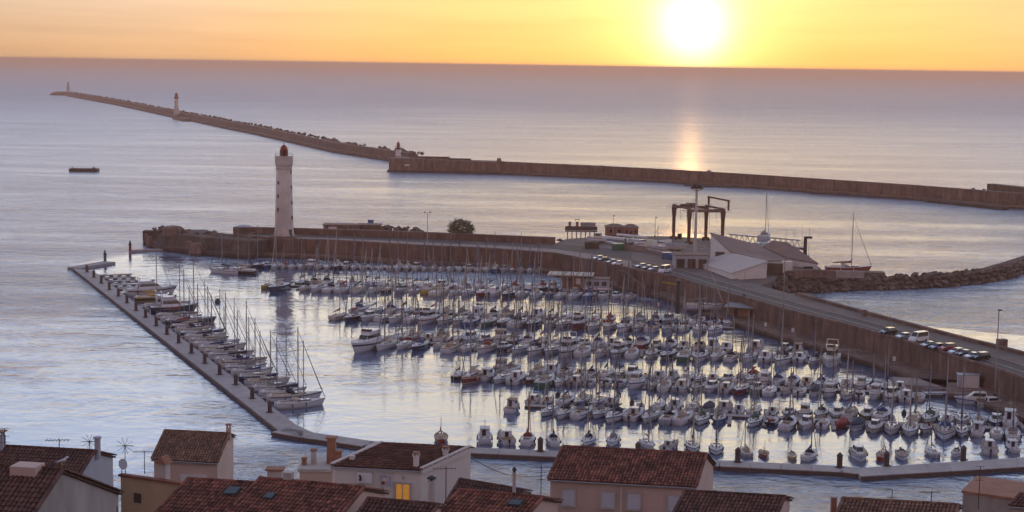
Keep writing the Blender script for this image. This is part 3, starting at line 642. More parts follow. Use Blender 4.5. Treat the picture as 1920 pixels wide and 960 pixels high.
c = legs[0].lerp(legs[1], .5) - o3; MB().box((c.x - .5, c.y, 2.3), (1.6, 1.6, 2.2)).build('cab', M['glass'], t)
mb = MB()
for i in range(4):
    for (A, B) in ((legs[0], legs[2]), (legs[1], legs[3])):
        q = A.lerp(B, .2 + .2 * i) - o3; mb.tube((q.x, q.y, HT), (q.x, q.y, HT - 4 - rg.random() * 2), .06, n=4)
mb.build('hoist_cable', M['iron'], t)

# white hulls and mast sections stored on the yard
def tubeobj(name, label, cat, a, b, za, r, mat, n=10):
    A = W(*a, za); B = W(*b, za); t = thing(name, label, cat, A); d = B - A
    MB().tube((0, 0, 0), (d.x, d.y, 0), r, r, n).build('shell', mat, t)
    for k_ in (.15, .8): MB().box((d.x * k_, d.y * k_, -(za - YZ + r) / 2 - .1), (.6, 1.2, max(.3, za - YZ + .2))).build('cradle', M['dstone'], t)
    return t
tubeobj('pipe_section', 'long white pipe lying on the yard in front of the brown houses', 'pipe', (1128, 445), (1199, 452), YZ + 1.2, .75, M['white'])
tubeobj('pipe_section', 'flat white beam lying lowest on the yard near the mole road', 'pipe', (1103, 446.5), (1166, 458.5), YZ + .6, .42, M['white'], 6)
tubeobj('pipe_section', 'white pipe lying behind the others by the brown houses', 'pipe', (1157, 440), (1212, 445), YZ + 1.1, .55, M['white'])
def rocklow(t, pts, h, mat, nm): sweep(MB(), [(p.x, p.y) for p in pts], [(0, YZ - .1), (0, YZ + h), (-.4, YZ + h), (-.4, YZ - .1)]).build(nm, mat, t)
t = thing('yard_wall', 'low pale retaining wall along the boatyard below the hoist', 'wall')
rocklow(t, [W(1168, 468, YZ), W(1215, 472, YZ), W(1262, 482, YZ), W(1290, 492, YZ)], 1.9, M['prom'], 'wall'); MB().path([W(1212, 466, YZ + 2.2), W(1254, 475, YZ + 2.2), W(1286, 484, YZ + 2.2)], .07).build('handrail', M['steel'], t)
p = W(1225, 463, YZ); t = thing('boat_tent', 'low white arched tarpaulin shelter beside the hoist legs', 'shelter', p)
MB().loft([[(x, 5 * math.cos(a), 3.0 * math.sin(a) * (.7 + .3 * k_)) for a in [math.pi * i / 8 for i in range(9)]] for x, k_ in ((-6, 0), (-2, 1), (2, .4), (6.5, 1))]).build('tarpaulin', M['cov_cream'], t)
MB().path([(-6, -5, 0), (-6, 0, 2.2), (-6, 5, 0)], .08).path([(6.5, -5, 0), (6.5, 0, 3.1), (6.5, 5, 0)], .08).build('hoop', M['galv'], t)
p = W(1297, 505, YZ); t = thing('equipment_shed', 'dark steel shed and scaffold beside the white building', 'shed', p)
MB().box((0, 5, 2.2), (11, 8, 4.4)).build('wall', M['wallb'], t); MB().box((0, 5, 4.55), (11.6, 8.6, .3)).build('roof', M['roofb'], t)
for x in (-3.6, 0, 3.6): MB().box((x, .9, 1.8), (2.6, .3, 3.0)).build('door', M['dstone'], t)
mb = MB()
for i in range(5):
    for y in (5, 8): mb.tube((-5 + i * 2.5, y, 4.6), (-5 + i * 2.5, y, 7.2), .07, n=4)
for y in (5, 8): mb.tube((-5, y, 7.2), (5, y, 7.2), .07, n=4).tube((-5, y, 6), (5, y, 6), .05, n=4)
mb.build('scaffold', M['galv'], t)

# white building with swept roofs
wb = thing('sail_roof_building', 'white building with swept brown roofs on the boatyard', 'building')
def vol(top, g, wallmat, roofmat, thick=.35, nm='wall'):
    P = [W(x, y, z) for x, y, z in top]
    MB().prism([tuple(q - Vector((0, 0, .12))) for q in P], g).build(nm, wallmat, wb)
    c = sum(P, Vector()) / len(P)
    Q = [q + (q - c).normalized() * .45 for q in P]; n_ = len(Q)
    MB().add([tuple(q + Vector((0, 0, .1))) for q in Q] + [tuple(q - Vector((0, 0, thick))) for q in Q], [tuple(range(n_)), tuple(range(2 * n_ - 1, n_ - 1, -1))] + [(i, n_ + i, n_ + (i + 1) % n_, (i + 1) % n_) for i in range(n_)]).build('roof', roofmat, wb)
vol([(1333, 437, 15.6), (1369, 470, 11.8), (1432, 489, 9.8), (1474, 487, 8.6), (1432, 462, 11.2), (1358, 443, 14.6)], YZ - .2, M['wallw'], M['roofb'])
vol([(1306, 492, 7.7), (1371, 512, 8.5), (1438, 490.5, 11.6), (1371, 474, 11.0)], YZ - .2, M['wallw'], M['plaster'], .2)
vol([(1432, 463, 11.4), (1476, 482, 9.2), (1533, 493.5, 8.3), (1477, 456, 12.6), (1450, 452, 13.2)], YZ - .2, M['wallw'], M['roofb'])
a = W(1349, 488, YZ)
for x, y, w_, h_ in ((1347, 476, 2.6, 3.2), (1354, 475, 1.6, 2.6)):
    q = W(x, y, 10); MB().box((q.x, q.y - 2.0, 9.3), (w_, .3, h_), -.2).build('window_panel', M['dstone'], wb)
q = W(1371, 478, 9); MB().tube((q.x, q.y - 1.5, YZ), (q.x, q.y - 1.5, 11.4), .15).build('column', M['steel'], wb)
q = W(1452, 505, 8); MB().box((q.x, q.y - 1, 8.2), (5, .4, 3.8), -.1).build('doorway', M['dstone'], wb)
q = W(1464, 500, 8); MB().box((q.x + 2, q.y, 8.0), (3.2, 3.2, 3.6)).build('entrance_block', M['wallw'], wb)
q = W(1514, 500, 7.6); MB().box((q.x, q.y - 1.2, 7.4), (3.2, .3, .8), .1).build('window_panel', M['dstone'], wb)
# lattice boom laid across behind the roof
A, B = W(1366, 446, 12.5), W(1500, 459, 12.2); t = thing('lattice_boom', 'pale steel lattice crane boom lying behind the white building roof', 'crane boom', A); d = B - A; L_ = d.length; ux = d.normalized(); mb = MB(); nseg = 13
for i in range(nseg):
    z = 1.25; x0, x1 = i * L_ / nseg, (i + 1) * L_ / nseg
    for s_, zz in ((-.9, -z), (.9, -z), (-.9, z), (.9, z)):
        mb.tube((ux.x * x0, ux.y * x0 + s_, zz), (ux.x * x1, ux.y * x1 + s_, zz), .16, n=5)
    xm = (x0 + x1) / 2
    for s_ in (-.9, .9):
        mb.tube((ux.x * x0, ux.y * x0 + s_, -z), (ux.x * xm, ux.y * xm + s_, z), .09, n=4).tube((ux.x * xm, ux.y * xm + s_, z), (ux.x * x1, ux.y * x1 + s_, -z), .09, n=4)
mb.build('lattice', M['galv'], t)
for x in (.02, .97): MB().box((ux.x * L_ * x, ux.y * L_ * x, -3.6), (1.0, 2.4, 5.0)).build('trestle', M['galv'], t)
p = W(1509, 484, YZ); t = thing('vent_stack', 'dark T shaped vent pipe behind the right roof of the white building', 'vent pipe', p)
MB().tube((0, 0, 0), (0, 0, 7.6), .75, .6, 10).build('stack', M['iron'], t); MB().box((1.0, 0, 7.3), (2.6, .8, .8)).build('cowl', M['iron'], t); MB().tube((-2.6, 0, 3.6), (0, 0, 3.2), .4, n=8).build('branch_pipe', M['iron'], t)
t = thing('quay_wall', 'low grey wall right of the white building above the boulders', 'wall', W(1551, 518, YZ))
MB().box((-4, 1, .7), (13, 1, 2.4), -.02).build('wall', M['stone2'], t); MB().box((7.5, 1.2, .6), (9, 1, 2.2), -.02).build('wall', M['wallg'], t)
# low jetty continuing to the moored yacht
a = W(1590, 512, 1.2); struct(MB().box((a.x + 2, a.y + 2, .4), (22, 5, 2.4), -.05).build('quay_stub', M['stone']))

# round tree on the mole
p = W(864, 447, QZ); t = thing('round_tree', 'dense round dark tree standing on the mole promenade', 'tree', p + Vector((0, 2, 0)))
mb = MB(); mb.tube((0, 0, -.2), (.1, 0, 2.2), .35, .25, 8)
for i in range(9):
    a = i * .7; mb.tube((.1, 0, 1.4 + .1 * i), (2.6 * math.cos(a), 2.4 * math.sin(a), 3.4 + .35 * (i % 4)), .14, .05, 5)
mb.build('trunk', M['bark'], t)
mb = MB(); rt = random.Random(3)
for i in range(5200):
    v = Vector((rt.gauss(0, 1), rt.gauss(0, 1), rt.gauss(0, 1))).normalized()
    k_ = .84 + .30 * noise.noise(v * 2.6) + .14 * noise.noise(v * 6)
    q = Vector((v.x * 5.6, v.y * 5.0, v.z * 4.0)) * (k_ * rt.uniform(.70, 1.05)) + Vector((0, 0, 3.5)); q.z = max(q.z, .25)
    a = Vector((rt.gauss(0, 1), rt.gauss(0, 1), rt.gauss(0, 1))).normalized(); b = a.orthogonal().normalized(); s_ = rt.uniform(.14, .3)
    mb.add([q - a * s_, q + b * s_ * .6, q + a * s_, q - b * s_ * .6], [(0, 1, 2, 3)])
mb.build('crown', M['leaf'], t)
for i, (px, py, s_) in enumerate(((902, 449, 1.1), (884, 449, .8), (1050, 452, .9))):
    p = W(px, py, QZ); t = thing('shrub', ['low dark shrub just right of the round tree', 'small dark shrub at the foot of the round tree', 'small shrub at the left corner of the boatyard'][i], 'shrub', p); mb = MB()
    for k_ in range(260):
        v = Vector((rt.gauss(0, 1), rt.gauss(0, 1), abs(rt.gauss(0, 1)))).normalized() * rt.uniform(.4, 1.05); q = Vector((v.x * 1.6, v.y * 1.2, v.z * 1.1)) * s_; a = Vector((rt.gauss(0, 1), rt.gauss(0, 1), rt.gauss(0, 1))).normalized(); b = a.orthogonal(); w_ = .16
        mb.add([q - a * w_, q + b * w_ * .6, q + a * w_, q - b * w_ * .6], [(0, 1, 2, 3)])
    mb.build('foliage', M['leaf'], t); MB().tube((0, 0, -.1), (0, 0, .7), .09).build('stem', M['bark'], t)

# ------------------------------------------------------------------ boats: prototypes as (name, mesh, material key, children)
def hull_lines(L, B, F, full=.75, fine=1.9, rake=.09, ns=11):
    st = []
    for i in range(ns):
        t = i / (ns - 1)
        w = (full + (1 - full) * math.sin(min(t / .45, 1) * math.pi / 2)) if t < .45 else max(0.02, 1 - ((t - .45) / .55) ** fine)
        zs = F * (1 + .30 * max(0, t - .35) ** 1.5 / .52 + .06 * (1 - t))
        st.append((L * (t - .5), B / 2 * w, zs, t))
    return st
def hull_mesh(L, B, F, **k):
    rake = k.pop('rake', .09); st = hull_lines(L, B, F, **k); mb = MB(); rings = []
    for x, w, zs, t in st:
        r = rake * L * t ** 3
        sec = [(w, zs, r), (w * .985, zs * .55, r * .5), (w * .86, .02, 0), (w * .5, -.3, -r * .3), (0, -.42, -r * .5)]
        rings.append([(x + e, a, z) for a, z, e in sec] + [(x + e, -a, z) for a, z, e in sec[-2::-1]])
    n = len(rings[0]); vs = [p for r in rings for p in r]
    fs = [(i * n + j, (i + 1) * n + j, (i + 1) * n + j + 1, i * n + j + 1) for i in range(len(rings) - 1) for j in range(n - 1)] + [tuple(range(n))]
    mb.add(vs, fs); return mb, st, rake * L
def deck_mesh(st, rk, dz=-.05, inset=.97):
    mb = MB(); vs = []
    for x, w, zs, t in st: vs += [(x + rk * t ** 3 * .97, w * inset, zs + dz), (x + rk * t ** 3 * .97, 0, zs + dz + .06), (x + rk * t ** 3 * .97, -w * inset, zs + dz)]
    n = len(st); return mb.add(vs, [f for i in range(n - 1) for f in ((3 * i, 3 * i + 1, 3 * i + 4, 3 * i + 3), (3 * i + 1, 3 * i + 2, 3 * i + 5, 3 * i + 4))])
def stripe_mesh(st, rk, f0, f1, out=1.012):
    mb = MB()
    for s in (1, -1):
        vs = []
        for x, w, zs, t in st:
            for f in (f0, f1):
                ww = w * (.86 + .14 * min(1, f * 1.6)) * out; vs.append((x + rk * t ** 3 * f, s * (ww + .01), zs * f))
        mb.add(vs, [(2 * i, 2 * i + 1, 2 * i + 3, 2 * i + 2) for i in range(len(st) - 1)])
    return mb
def cabin_mesh(x0, x1, w0, w1, z0, h, rake=.6, back=.1, top=.8):
    return MB().loft([[(x0, -w0, z0), (x0, w0, z0), (x1, w1, z0), (x1, -w1, z0)], [(x0 + back, -w0 * top, z0 + h), (x0 + back, w0 * top, z0 + h), (x1 - rake, w1 * top, z0 + h), (x1 - rake, -w1 * top, z0 + h)]])
def win_side(x0, x1, w0, w1, z0, h, fz0, fz1, top=.8, ins=.25, rake=.6, s=1):
    mb = MB()
    if 1:
        def P(x, f):
            k = (x - x0) / (x1 - x0); w = w0 + (w1 - w0) * k; return (x, s * (w * (1 + (top - 1) * f) + .012), z0 + h * f)
        a, b = x0 + ins, x1 - ins - rake * .7; mb.add([P(a, fz0), P(b + rake * .3 * (1 - fz0), fz0), P(b, fz1), P(a, fz1)], [(0, 1, 2, 3)])
    return mb
def rail(st, rk, t0, t1, h, r=.02, step=3):
    mb = MB(); S_ = [q for q in st if t0 <= q[3] <= t1]; L_ = []
    for s in (1, -1):
        pts = [(x + rk * t ** 3 * .96, s * w * .94, zs + h) for x, w, zs, t in S_]; L_.append(pts)
        for (x, w, zs, t) in S_: mb.tube((x + rk * t ** 3 * .96, s * w * .94, zs), (x + rk * t ** 3 * .96, s * w * .94, zs + h), r, n=4)
    if t1 >= 1: mb.path(L_[0] + L_[1][::-1], r, 4)
    else: mb.path(L_[0][::-1] + L_[1], r, 4)
    return mb
def fenders(st, ts):
    out = []
    for s in (1, -1):
        for tt in ts:
            x, w, zs, t = st[int(tt * (len(st) - 1))]; out.append(('fender', MB().tube((x, s * (w + .1), zs * .3), (x, s * (w + .1), zs * .85), .12, .12, 6).mesh('fender'), 'fender', []))
    return out
def me(mb, nm, smooth=False): return mb.mesh(nm, None, smooth)
def proto_sail(L, B, F, mh, hood=True, old=False, flip=0):
    hb, st, rk = hull_mesh(L, B, F, full=.72 if not old else .45, fine=1.75, rake=.07); P = []
    P.append(('hull', me(hb, 'hull', True), 'hull', [('stripe', me(stripe_mesh(st, rk, .78, .92), 'stripe'), 'cover', []), ('boot_line', me(stripe_mesh(st, rk, .04, .16, 1.03), 'boot_line'), 'cover', [])]))
    P.append(('deck', me(deck_mesh(st, rk), 'deck'), 'deck', []))
    z0 = F * 1.02; a, b = -.10 * L, .30 * L
    P.append(('cabin', me(cabin_mesh(a, b, B * .34, B * .16, z0, .48, .9), 'cabin'), 'cabin', [*[('window', me(win_side(a, b, B * .34, B * .16, z0, .48, .3, .78, rake=.9, s=q_), 'window'), 'glass', []) for q_ in (1, -1)], ('hatch', me(MB().box((.13 * L, 0, z0 + .52), (.55, .55, .08)), 'hatch'), 'glass', [])]))
    cp = MB(); c0, c1 = -.43 * L, -.11 * L
    for s in (1, -1): cp.box(((c0 + c1) / 2, s * B * .29, z0 + .14), (c1 - c0, .22, .34))
    cp.box((c0, 0, z0 + .12), (.22, B * .5, .3)); P.append(('cockpit_coaming', me(cp, 'cockpit_coaming'), 'cabin', []))
    P.append(('cockpit_sole', me(MB().box(((c0 + c1) / 2, 0, z0 + .02), (c1 - c0 - .2, B * .46, .1)), 'cockpit_sole'), 'sole', []))
    mx_ = .09 * L; z1 = z0 + .5
    P.append(('mast', me(MB().tube((mx_, 0, z0), (mx_, 0, mh), .125, .095, 8).tube((mx_, 0, mh), (mx_, 0, mh + .6), .02, n=4), 'mast'), 'mast',
              [('spreader', me(MB().tube((mx_, -B * .3, mh * .56), (mx_, B * .3, mh * .56), .035, n=4), 'spreader'), 'mast', [])]))
    zb = z1 + .75; bl = -.36 * L
    P.append(('boom', me(MB().tube((mx_, 0, zb), (bl, 0, zb + .05), .07, n=6), 'boom'), 'mast', []))
    P.append(('sail_cover', me(MB().loft([[(x, w * math.cos(q), zb + .12 + hh * .5 + hh * .5 * math.sin(q)) for q in [k * math.pi / 4 for k in range(8)]] for x, w, hh in ((mx_ + .12, .10, .95), (mx_ - .35, .17, .60), (mx_ - L * .15, .19, .42), (mx_ - L * .3, .15, .32), (bl + .2, .06, .15))]), 'sail_cover', True), 'cover', []))
    bx = st[-1][0] + rk * .9; bz = st[-1][2]
    P.append(('furled_jib', me(MB().tube((bx - .15, 0, bz + .3), (mx_ + .12, 0, mh * .93), .085, .045, 6), 'furled_jib'), 'jib', []))
    rg_ = MB().tube((st[0][0] + .1, 0, st[0][2]), (mx_, 0, mh), .018, n=3)
    for s in (1, -1): rg_.tube((mx_ - .15, s * B * .46, F), (mx_, s * B * .3, mh * .56), .018, n=3).tube((mx_, s * B * .3, mh * .56), (mx_, 0, mh * .95), .018, n=3)
    P.append(('rigging', me(rg_, 'rigging'), 'wire', []))
    P.append(('pulpit', me(rail(st, rk, .82, 1, .6, .022), 'pulpit'), 'steel', [])); P.append(('stern_rail', me(rail(st, rk, 0, .12, .6, .022), 'stern_rail'), 'steel', []))
    if hood: P.append(('spray_hood', me(MB().loft([[(x, B * .31 * math.cos(q), z1 - .05 + hh * math.sin(q)) for q in [k * math.pi / 6 for k in range(7)]] for x, hh in ((-.13 * L, .78), (-.06 * L, .72), (.01 * L, .2))]), 'spray_hood', True), 'hood', []))
    P.append(('rudder', me(MB().box((st[0][0] - .12, 0, F * .5), (.22, .06, F * 1.3)), 'rudder'), 'cabin', []))
    P += fenders(st, (.3, .6)); return P
def outboard(x, z, s=1.0):
    return ('outboard_motor', me(MB().box((x - .25 * s, 0, z + .35 * s), (.5 * s, .38 * s, .55 * s), 0, .75).box((x - .2 * s, 0, z - .35 * s), (.2 * s, .14 * s, .9 * s)), 'outboard_motor'), 'black', [])
def proto_cruiser(L, B, F, ch=1.15, aft=-.22, fwd=.30):
    hb, st, rk = hull_mesh(L, B, F, full=.9, fine=2.2, rake=.12); P = []
    P.append(('hull', me(hb, 'hull', True), 'hull', [('stripe', me(stripe_mesh(st, rk, .62, .78), 'stripe'), 'cover', [])])); P.append(('deck', me(deck_mesh(st, rk), 'deck'), 'deck', []))
    z0 = F * 1.03; a, b = aft * L, fwd * L
    P.append(('cabin', me(cabin_mesh(a, b, B * .38, B * .22, z0, ch, ch * 1.35, .1, .82), 'cabin'), 'cabin',
              [*[('window', me(win_side(a, b, B * .38, B * .22, z0, ch, .42, .9, .82, .2, ch * 1.35, s=q_), 'window'), 'glass', []) for q_ in (1, -1)],
               ('windscreen', me(MB().add([(b - ch * 1.35 * .38 + .02, s * B * .2, z0 + ch * .38) for s in (-1, 1)] + [(b - ch * 1.35 * .93 + .02, s * B * .19, z0 + ch * .93) for s in (1, -1)], [(0, 1, 2, 3)]), 'windscreen'), 'glass', []),
               ('aft_door', me(MB().box((a + .02, 0, z0 + ch * .45), (.08, .7, ch * .8)), 'aft_door'), 'glass', [])]))
    P.append(('foredeck', me(cabin_mesh(b - .4, .44 * L, B * .24, B * .08, z0, .28, .5, 0, .8), 'foredeck'), 'cabin', []))
    P.append(('cockpit_sole', me(MB().box(((a - .47 * L) / 2, 0, z0 - .01), (a + .45 * L, B * .66, .08)), 'cockpit_sole'), 'sole', []))
    P.append(('bow_rail', me(rail(st, rk, .6, 1, .5, .025), 'bow_rail'), 'steel', [])); P.append(outboard(st[0][0], F * .6, 1.1))
    P.append(('aerial', me(MB().tube((a + .4, 0, z0 + ch), (a + .4, 0, z0 + ch + 1.6), .03, n=4), 'aerial'), 'steel', [])); P += fenders(st, (.25, .55)); return P
def proto_yacht(L, B, F):
    P = proto_cruiser(L, B, F, 1.35, -.25, .28); P = [q for q in P if q[0] not in ('outboard_motor', 'aerial')]
    z = F * 1.03 + 1.35
    P.append(('flybridge', me(cabin_mesh(-.24 * L, .10 * L, B * .34, B * .26, z - .02, .75, .35, 0, 1.08), 'flybridge'), 'cabin', [('windscreen', me(cabin_mesh(.02 * L, .11 * L, B * .25, B * .24, z + .7, .4, .35, .3, .95), 'windscreen'), 'glass', [])]))
    P.append(('flybridge_seat', me(MB().box((-.1 * L, 0, z + .5), (L * .18, B * .5, .3)), 'flybridge_seat'), 'sole', []))
    P.append(('radar_arch', me(MB().path([(-.22 * L, -B * .34, z), (-.25 * L, -B * .3, z + 1.7), (-.25 * L, B * .3, z + 1.7), (-.22 * L, B * .34, z)], .09, 6), 'radar_arch'), 'cabin', []))
    return P
def proto_pilot(L, B, F):
    hb, st, rk = hull_mesh(L, B, F * 1.1, full=.85, fine=2.4, rake=.08); F *= 1.1; P = []
    P.append(('hull', me(hb, 'hull', True), 'hull', [('stripe', me(stripe_mesh(st, rk, .80, .96), 'stripe'), 'cover', [])])); P.append(('deck', me(deck_mesh(st, rk), 'deck'), 'deck', []))
    z0 = F * 1.02; a, b, h = -.22 * L, .16 * L, 1.75
    w = cabin_mesh(a, b, B * .36, B * .33, z0, h, .35, .1, .9)
    P.append(('wheelhouse', me(w, 'wheelhouse'), 'cabin', [*[('window', me(win_side(a, b, B * .36, B * .33, z0, h, .5, .85, .9, .25, .35, s=q_), 'window'), 'glass', []) for q_ in (1, -1)],
              ('windscreen', me(MB().add([(b - .16, s * B * .29, z0 + h * .5) for s in (-1, 1)] + [(b - .28, s * B * .28, z0 + h * .86) for s in (1, -1)], [(0, 1, 2, 3)]), 'windscreen'), 'glass', []),
              ('aft_door', me(MB().box((a + .05, .15, z0 + h * .5), (.08, .75, h * .8)), 'aft_door'), 'glass', [])]))
    P.append(('wheelhouse_roof', me(MB().box(((a + b) / 2 - .1, 0, z0 + h + .06), (b - a + .35, B * .72, .14)), 'wheelhouse_roof'), 'deck', []))
    P.append(('mast', me(MB().tube((a + .5, 0, z0 + h), (a + .5, 0, z0 + h + 2.2), .05, n=5).tube((a + .5, -.6, z0 + h + 1.5), (a + .5, .6, z0 + h + 1.5), .03, n=4), 'mast'), 'steel', []))
    P.append(('bow_rail', me(rail(st, rk, .55, 1, .55, .03), 'bow_rail'), 'steel', [])); P.append(('cockpit_sole', me(MB().box((-.35 * L, 0, z0 - .01), (L * .22, B * .62, .08)), 'cockpit_sole'), 'sole', [])); P += fenders(st, (.3, .6)); return P
def proto_open(L, B, F):
    hb, st, rk = hull_mesh(L, B, F, full=.9, fine=2.2, rake=.12); P = []
    P.append(('hull', me(hb, 'hull', True), 'hull', [('stripe', me(stripe_mesh(st, rk, .75, .95), 'stripe'), 'cover', [])])); P.append(('deck', me(deck_mesh(st, rk, -.08, .98), 'deck'), 'deck', []))
    P.append(('cockpit_sole', me(MB().box((-.08 * L, 0, F * .99), (L * .55, B * .6, .12)), 'cockpit_sole'), 'sole', []))
    P.append(('console', me(MB().box((-.02 * L, 0, F + .45), (.6, .8, .9), 0, .7), 'console'), 'cabin', [('windscreen', me(MB().box((.06 * L, 0, F + 1.0), (.08, .75, .35)), 'windscreen'), 'glass', [])]))
    P.append(('seat', me(MB().box((-.25 * L, 0, F + .25), (.45, B * .6, .4)), 'seat'), 'cover', [])); P.append(outboard(st[0][0], F * .75, 1.25))
    P.append(('bow_rail', me(rail(st, rk, .6, 1, .35, .022), 'bow_rail'), 'steel', [])); return P
def proto_cover(L, B, F):
    hb, st, rk = hull_mesh(L, B, F, full=.88, fine=2.1, rake=.1); P = []
    P.append(('hull', me(hb, 'hull', True), 'hull', [('stripe', me(stripe_mesh(st, rk, .6, .75), 'stripe'), 'cover', [])]))
    rings = []
    for x, w, zs, t in st:
        hh = (1.0 - .55 * abs(t - .35)) * 1.1; rings.append([(x + rk * t ** 3, -w * 1.02, zs - .1), (x + rk * t ** 3, -w * .75, zs + hh * .45), (x + rk * t ** 3, 0, zs + hh), (x + rk * t ** 3, w * .75, zs + hh * .45), (x + rk * t ** 3, w * 1.02, zs - .1)])
    P.append(('tarpaulin', me(MB().loft(rings), 'tarpaulin'), 'hood', [])); P.append(outboard(st[0][0], F * .6, 1.0)); return P
def proto_pointu(L, B, F):
    hb, st, rk = hull_mesh(L, B, F, full=.35, fine=1.6, rake=.03); P = []
    P.append(('hull', me(hb, 'hull', True), 'hull', [('stripe', me(stripe_mesh(st, rk, .80, .98), 'stripe'), 'cabin', [])])); P.append(('deck', me(deck_mesh(st, rk), 'deck'), 'wood', []))
    P.append(('engine_box', me(MB().box((-.05 * L, 0, F + .3), (1.3, .8, .7), 0, .85), 'engine_box'), 'cabin', [])); P.append(('thwart', me(MB().box((.2 * L, 0, F + .1), (.35, B * .8, .1)), 'thwart'), 'wood', []))
    P.append(('mast', me(MB().tube((.12 * L, 0, F * .9), (.12 * L, 0, F + L * .55), .06, .04, 6), 'mast'), 'wood', [])); P.append(('yard', me(MB().tube((-.25 * L, 0, F + .9), (.3 * L, 0, F + 1.5), .09, .05, 6), 'yard'), 'cover', []))
    P.append(('stem_post', me(MB().box((st[-1][0] + rk, 0, st[-1][2] + .25), (.16, .14, .7)), 'stem_post'), 'wood', [])); return P
PR = {'S': [proto_sail(9.2, 3.0, 1.05, 12.2), proto_sail(8.4, 2.9, 1.0, 11.0, False), proto_sail(10.2, 3.3, 1.15, 13.8)],
      's': [proto_sail(6.6, 2.5, .85, 8.4, False), proto_sail(7.2, 2.6, .9, 9.6, True)],
      'K': [proto_sail(13.2, 4.1, 1.35, 18.0), proto_sail(12.0, 3.8, 1.3, 16.2)],
      'M': [proto_cruiser(7.2, 2.8, 1.05), proto_cruiser(6.4, 2.6, 1.0, 1.0, -.1, .32), proto_cruiser(8.0, 3.0, 1.15, 1.3, -.18, .3)],
      'Y': [proto_yacht(13.0, 4.3, 1.8)], 'y': [proto_yacht(9.5, 3.4, 1.4)], 'T': [proto_pilot(7.0, 2.8, 1.1), proto_pilot(6.2, 2.6, 1.0)],
      'O': [proto_open(5.6, 2.3, .8), proto_open(6.2, 2.4, .85)], 'C': [proto_cover(6.6, 2.6, .95), proto_cover(5.8, 2.4, .9)], 'P': [proto_pointu(6.4, 2.4, .85)]}
LEN = {'S': [9.2, 8.4, 10.2], 's': [6.6, 7.2], 'K': [13.2, 12.0], 'M': [7.2, 6.4, 8.0], 'Y': [13.0], 'y': [9.5], 'T': [7.0, 6.2], 'O': [5.6, 6.2], 'C': [6.6, 5.8], 'P': [6.4]}
NAMES = {'S': ('sailing_boat', 'sailing boat'), 's': ('sailing_boat', 'small sailing boat'), 'K': ('sailing_yacht', 'large sailing yacht'), 'M': ('motor_boat', 'cabin motor boat'), 'Y': ('motor_yacht', 'big flybridge motor yacht'),
         'y': ('motor_yacht', 'flybridge motor boat'), 'T': ('fishing_boat', 'wheelhouse fishing boat'), 'O': ('open_boat', 'open outboard boat'), 'C': ('covered_boat', 'boat under a tarpaulin'), 'P': ('wooden_boat', 'traditional wooden boat')}
CAT = {'S': 'sailboat', 's': 'sailboat', 'K': 'sailboat', 'M': 'motorboat', 'Y': 'yacht', 'y': 'yacht', 'T': 'fishing boat', 'O': 'motorboat', 'C': 'boat', 'P': 'boat'}
DROP = {1: set(), 2: {'fender', 'boot_line', 'stern_rail', 'hatch', 'rudder', 'cockpit_sole', 'aerial', 'wheelhouse_roof_', 'thwart'}, 3: {'fender', 'boot_line', 'hatch', 'rudder', 'cockpit_sole', 'aerial', 'pulpit', 'stern_rail', 'bow_rail', 'stripe', 'spreader', 'aft_door', 'thwart', 'stem_post', 'cockpit_coaming'}}
NTH = lambda n: '%d%s' % (n, 'th' if 10 <= n % 100 <= 20 else {1: 'st', 2: 'nd', 3: 'rd'}.get(n % 10, 'th'))
rb = random.Random(77)
def boat(ty, pos, rz, hullc, cov, label, group, lod=1, var=None, sc=1.0):
    var = rb.randrange(len(PR[ty])) if var is None else var
    t = thing(NAMES[ty][0], label, CAT[ty], pos, rz, group); t.scale = (sc, sc * 1.10, sc * rb.uniform(.92, 1.08))
    cabin = M['white'] if rb.random() < .8 else M['cream']
    mats = {'hull': M[HULLC[hullc]], 'deck': M['deck'] if rb.random() < .85 else M['teak'], 'cabin': cabin, 'glass': M['glass'], 'cover': M[COVER[cov]], 'sole': M['teak'] if rb.random() < .45 else M['cov_grey'],
            'mast': M['alu'] if rb.random() < .9 else M['woodmast'], 'jib': M[rb.choice(['cov_cream', 'cov_cream', 'cov_blue', 'cov_navy', 'cov_grey'])], 'wire': M['wire'], 'steel': M['steel'],
            'hood': M[COVER[cov]] if rb.random() < .6 else M[rb.choice(['cov_grey', 'cov_cream', 'cov_navy'])], 'fender': M[rb.choice(['white', 'cov_navy', 'cov_blue'])], 'black': M['rubber'], 'wood': M['teak']}
    drop = DROP[lod]
    def put(parts, parent):
        for nm, mesh, key, ch in parts:
            if nm in drop: continue
            o = link(nm, mesh, parent)
            if not mesh.materials: mesh.materials.append(None)
            o.material_slots[0].link = 'OBJECT'; o.material_slots[0].material = mats[key]
            put(ch, o)
    put(PR[ty][var], t); return t
def blabel(ty, hullc, cov, where):
    w = NAMES[ty][1]
    if ty == 'C': return '%s %s, %s' % (hullc, w.replace('a tarpaulin', cov + ' tarpaulin'), where)
    if ty in 'SsK': return '%s %s, %s sail cover, %s' % (hullc, w, cov, where)
    return '%s %s, %s' % (hullc, w, where)
def cols(ty):
    h = rb.choices(['white', 'cream', 'navy', 'grey', 'red', 'blue', 'green'], [74, 10, 6, 3, 3, 3, 1])[0]
    c = rb.choices(['blue', 'navy', 'cream', 'grey', 'red', 'green'], [32, 22, 20, 14, 8, 4])[0]
    if ty == 'P': h = rb.choice(['blue', 'red', 'white', 'green'])
    return h, c

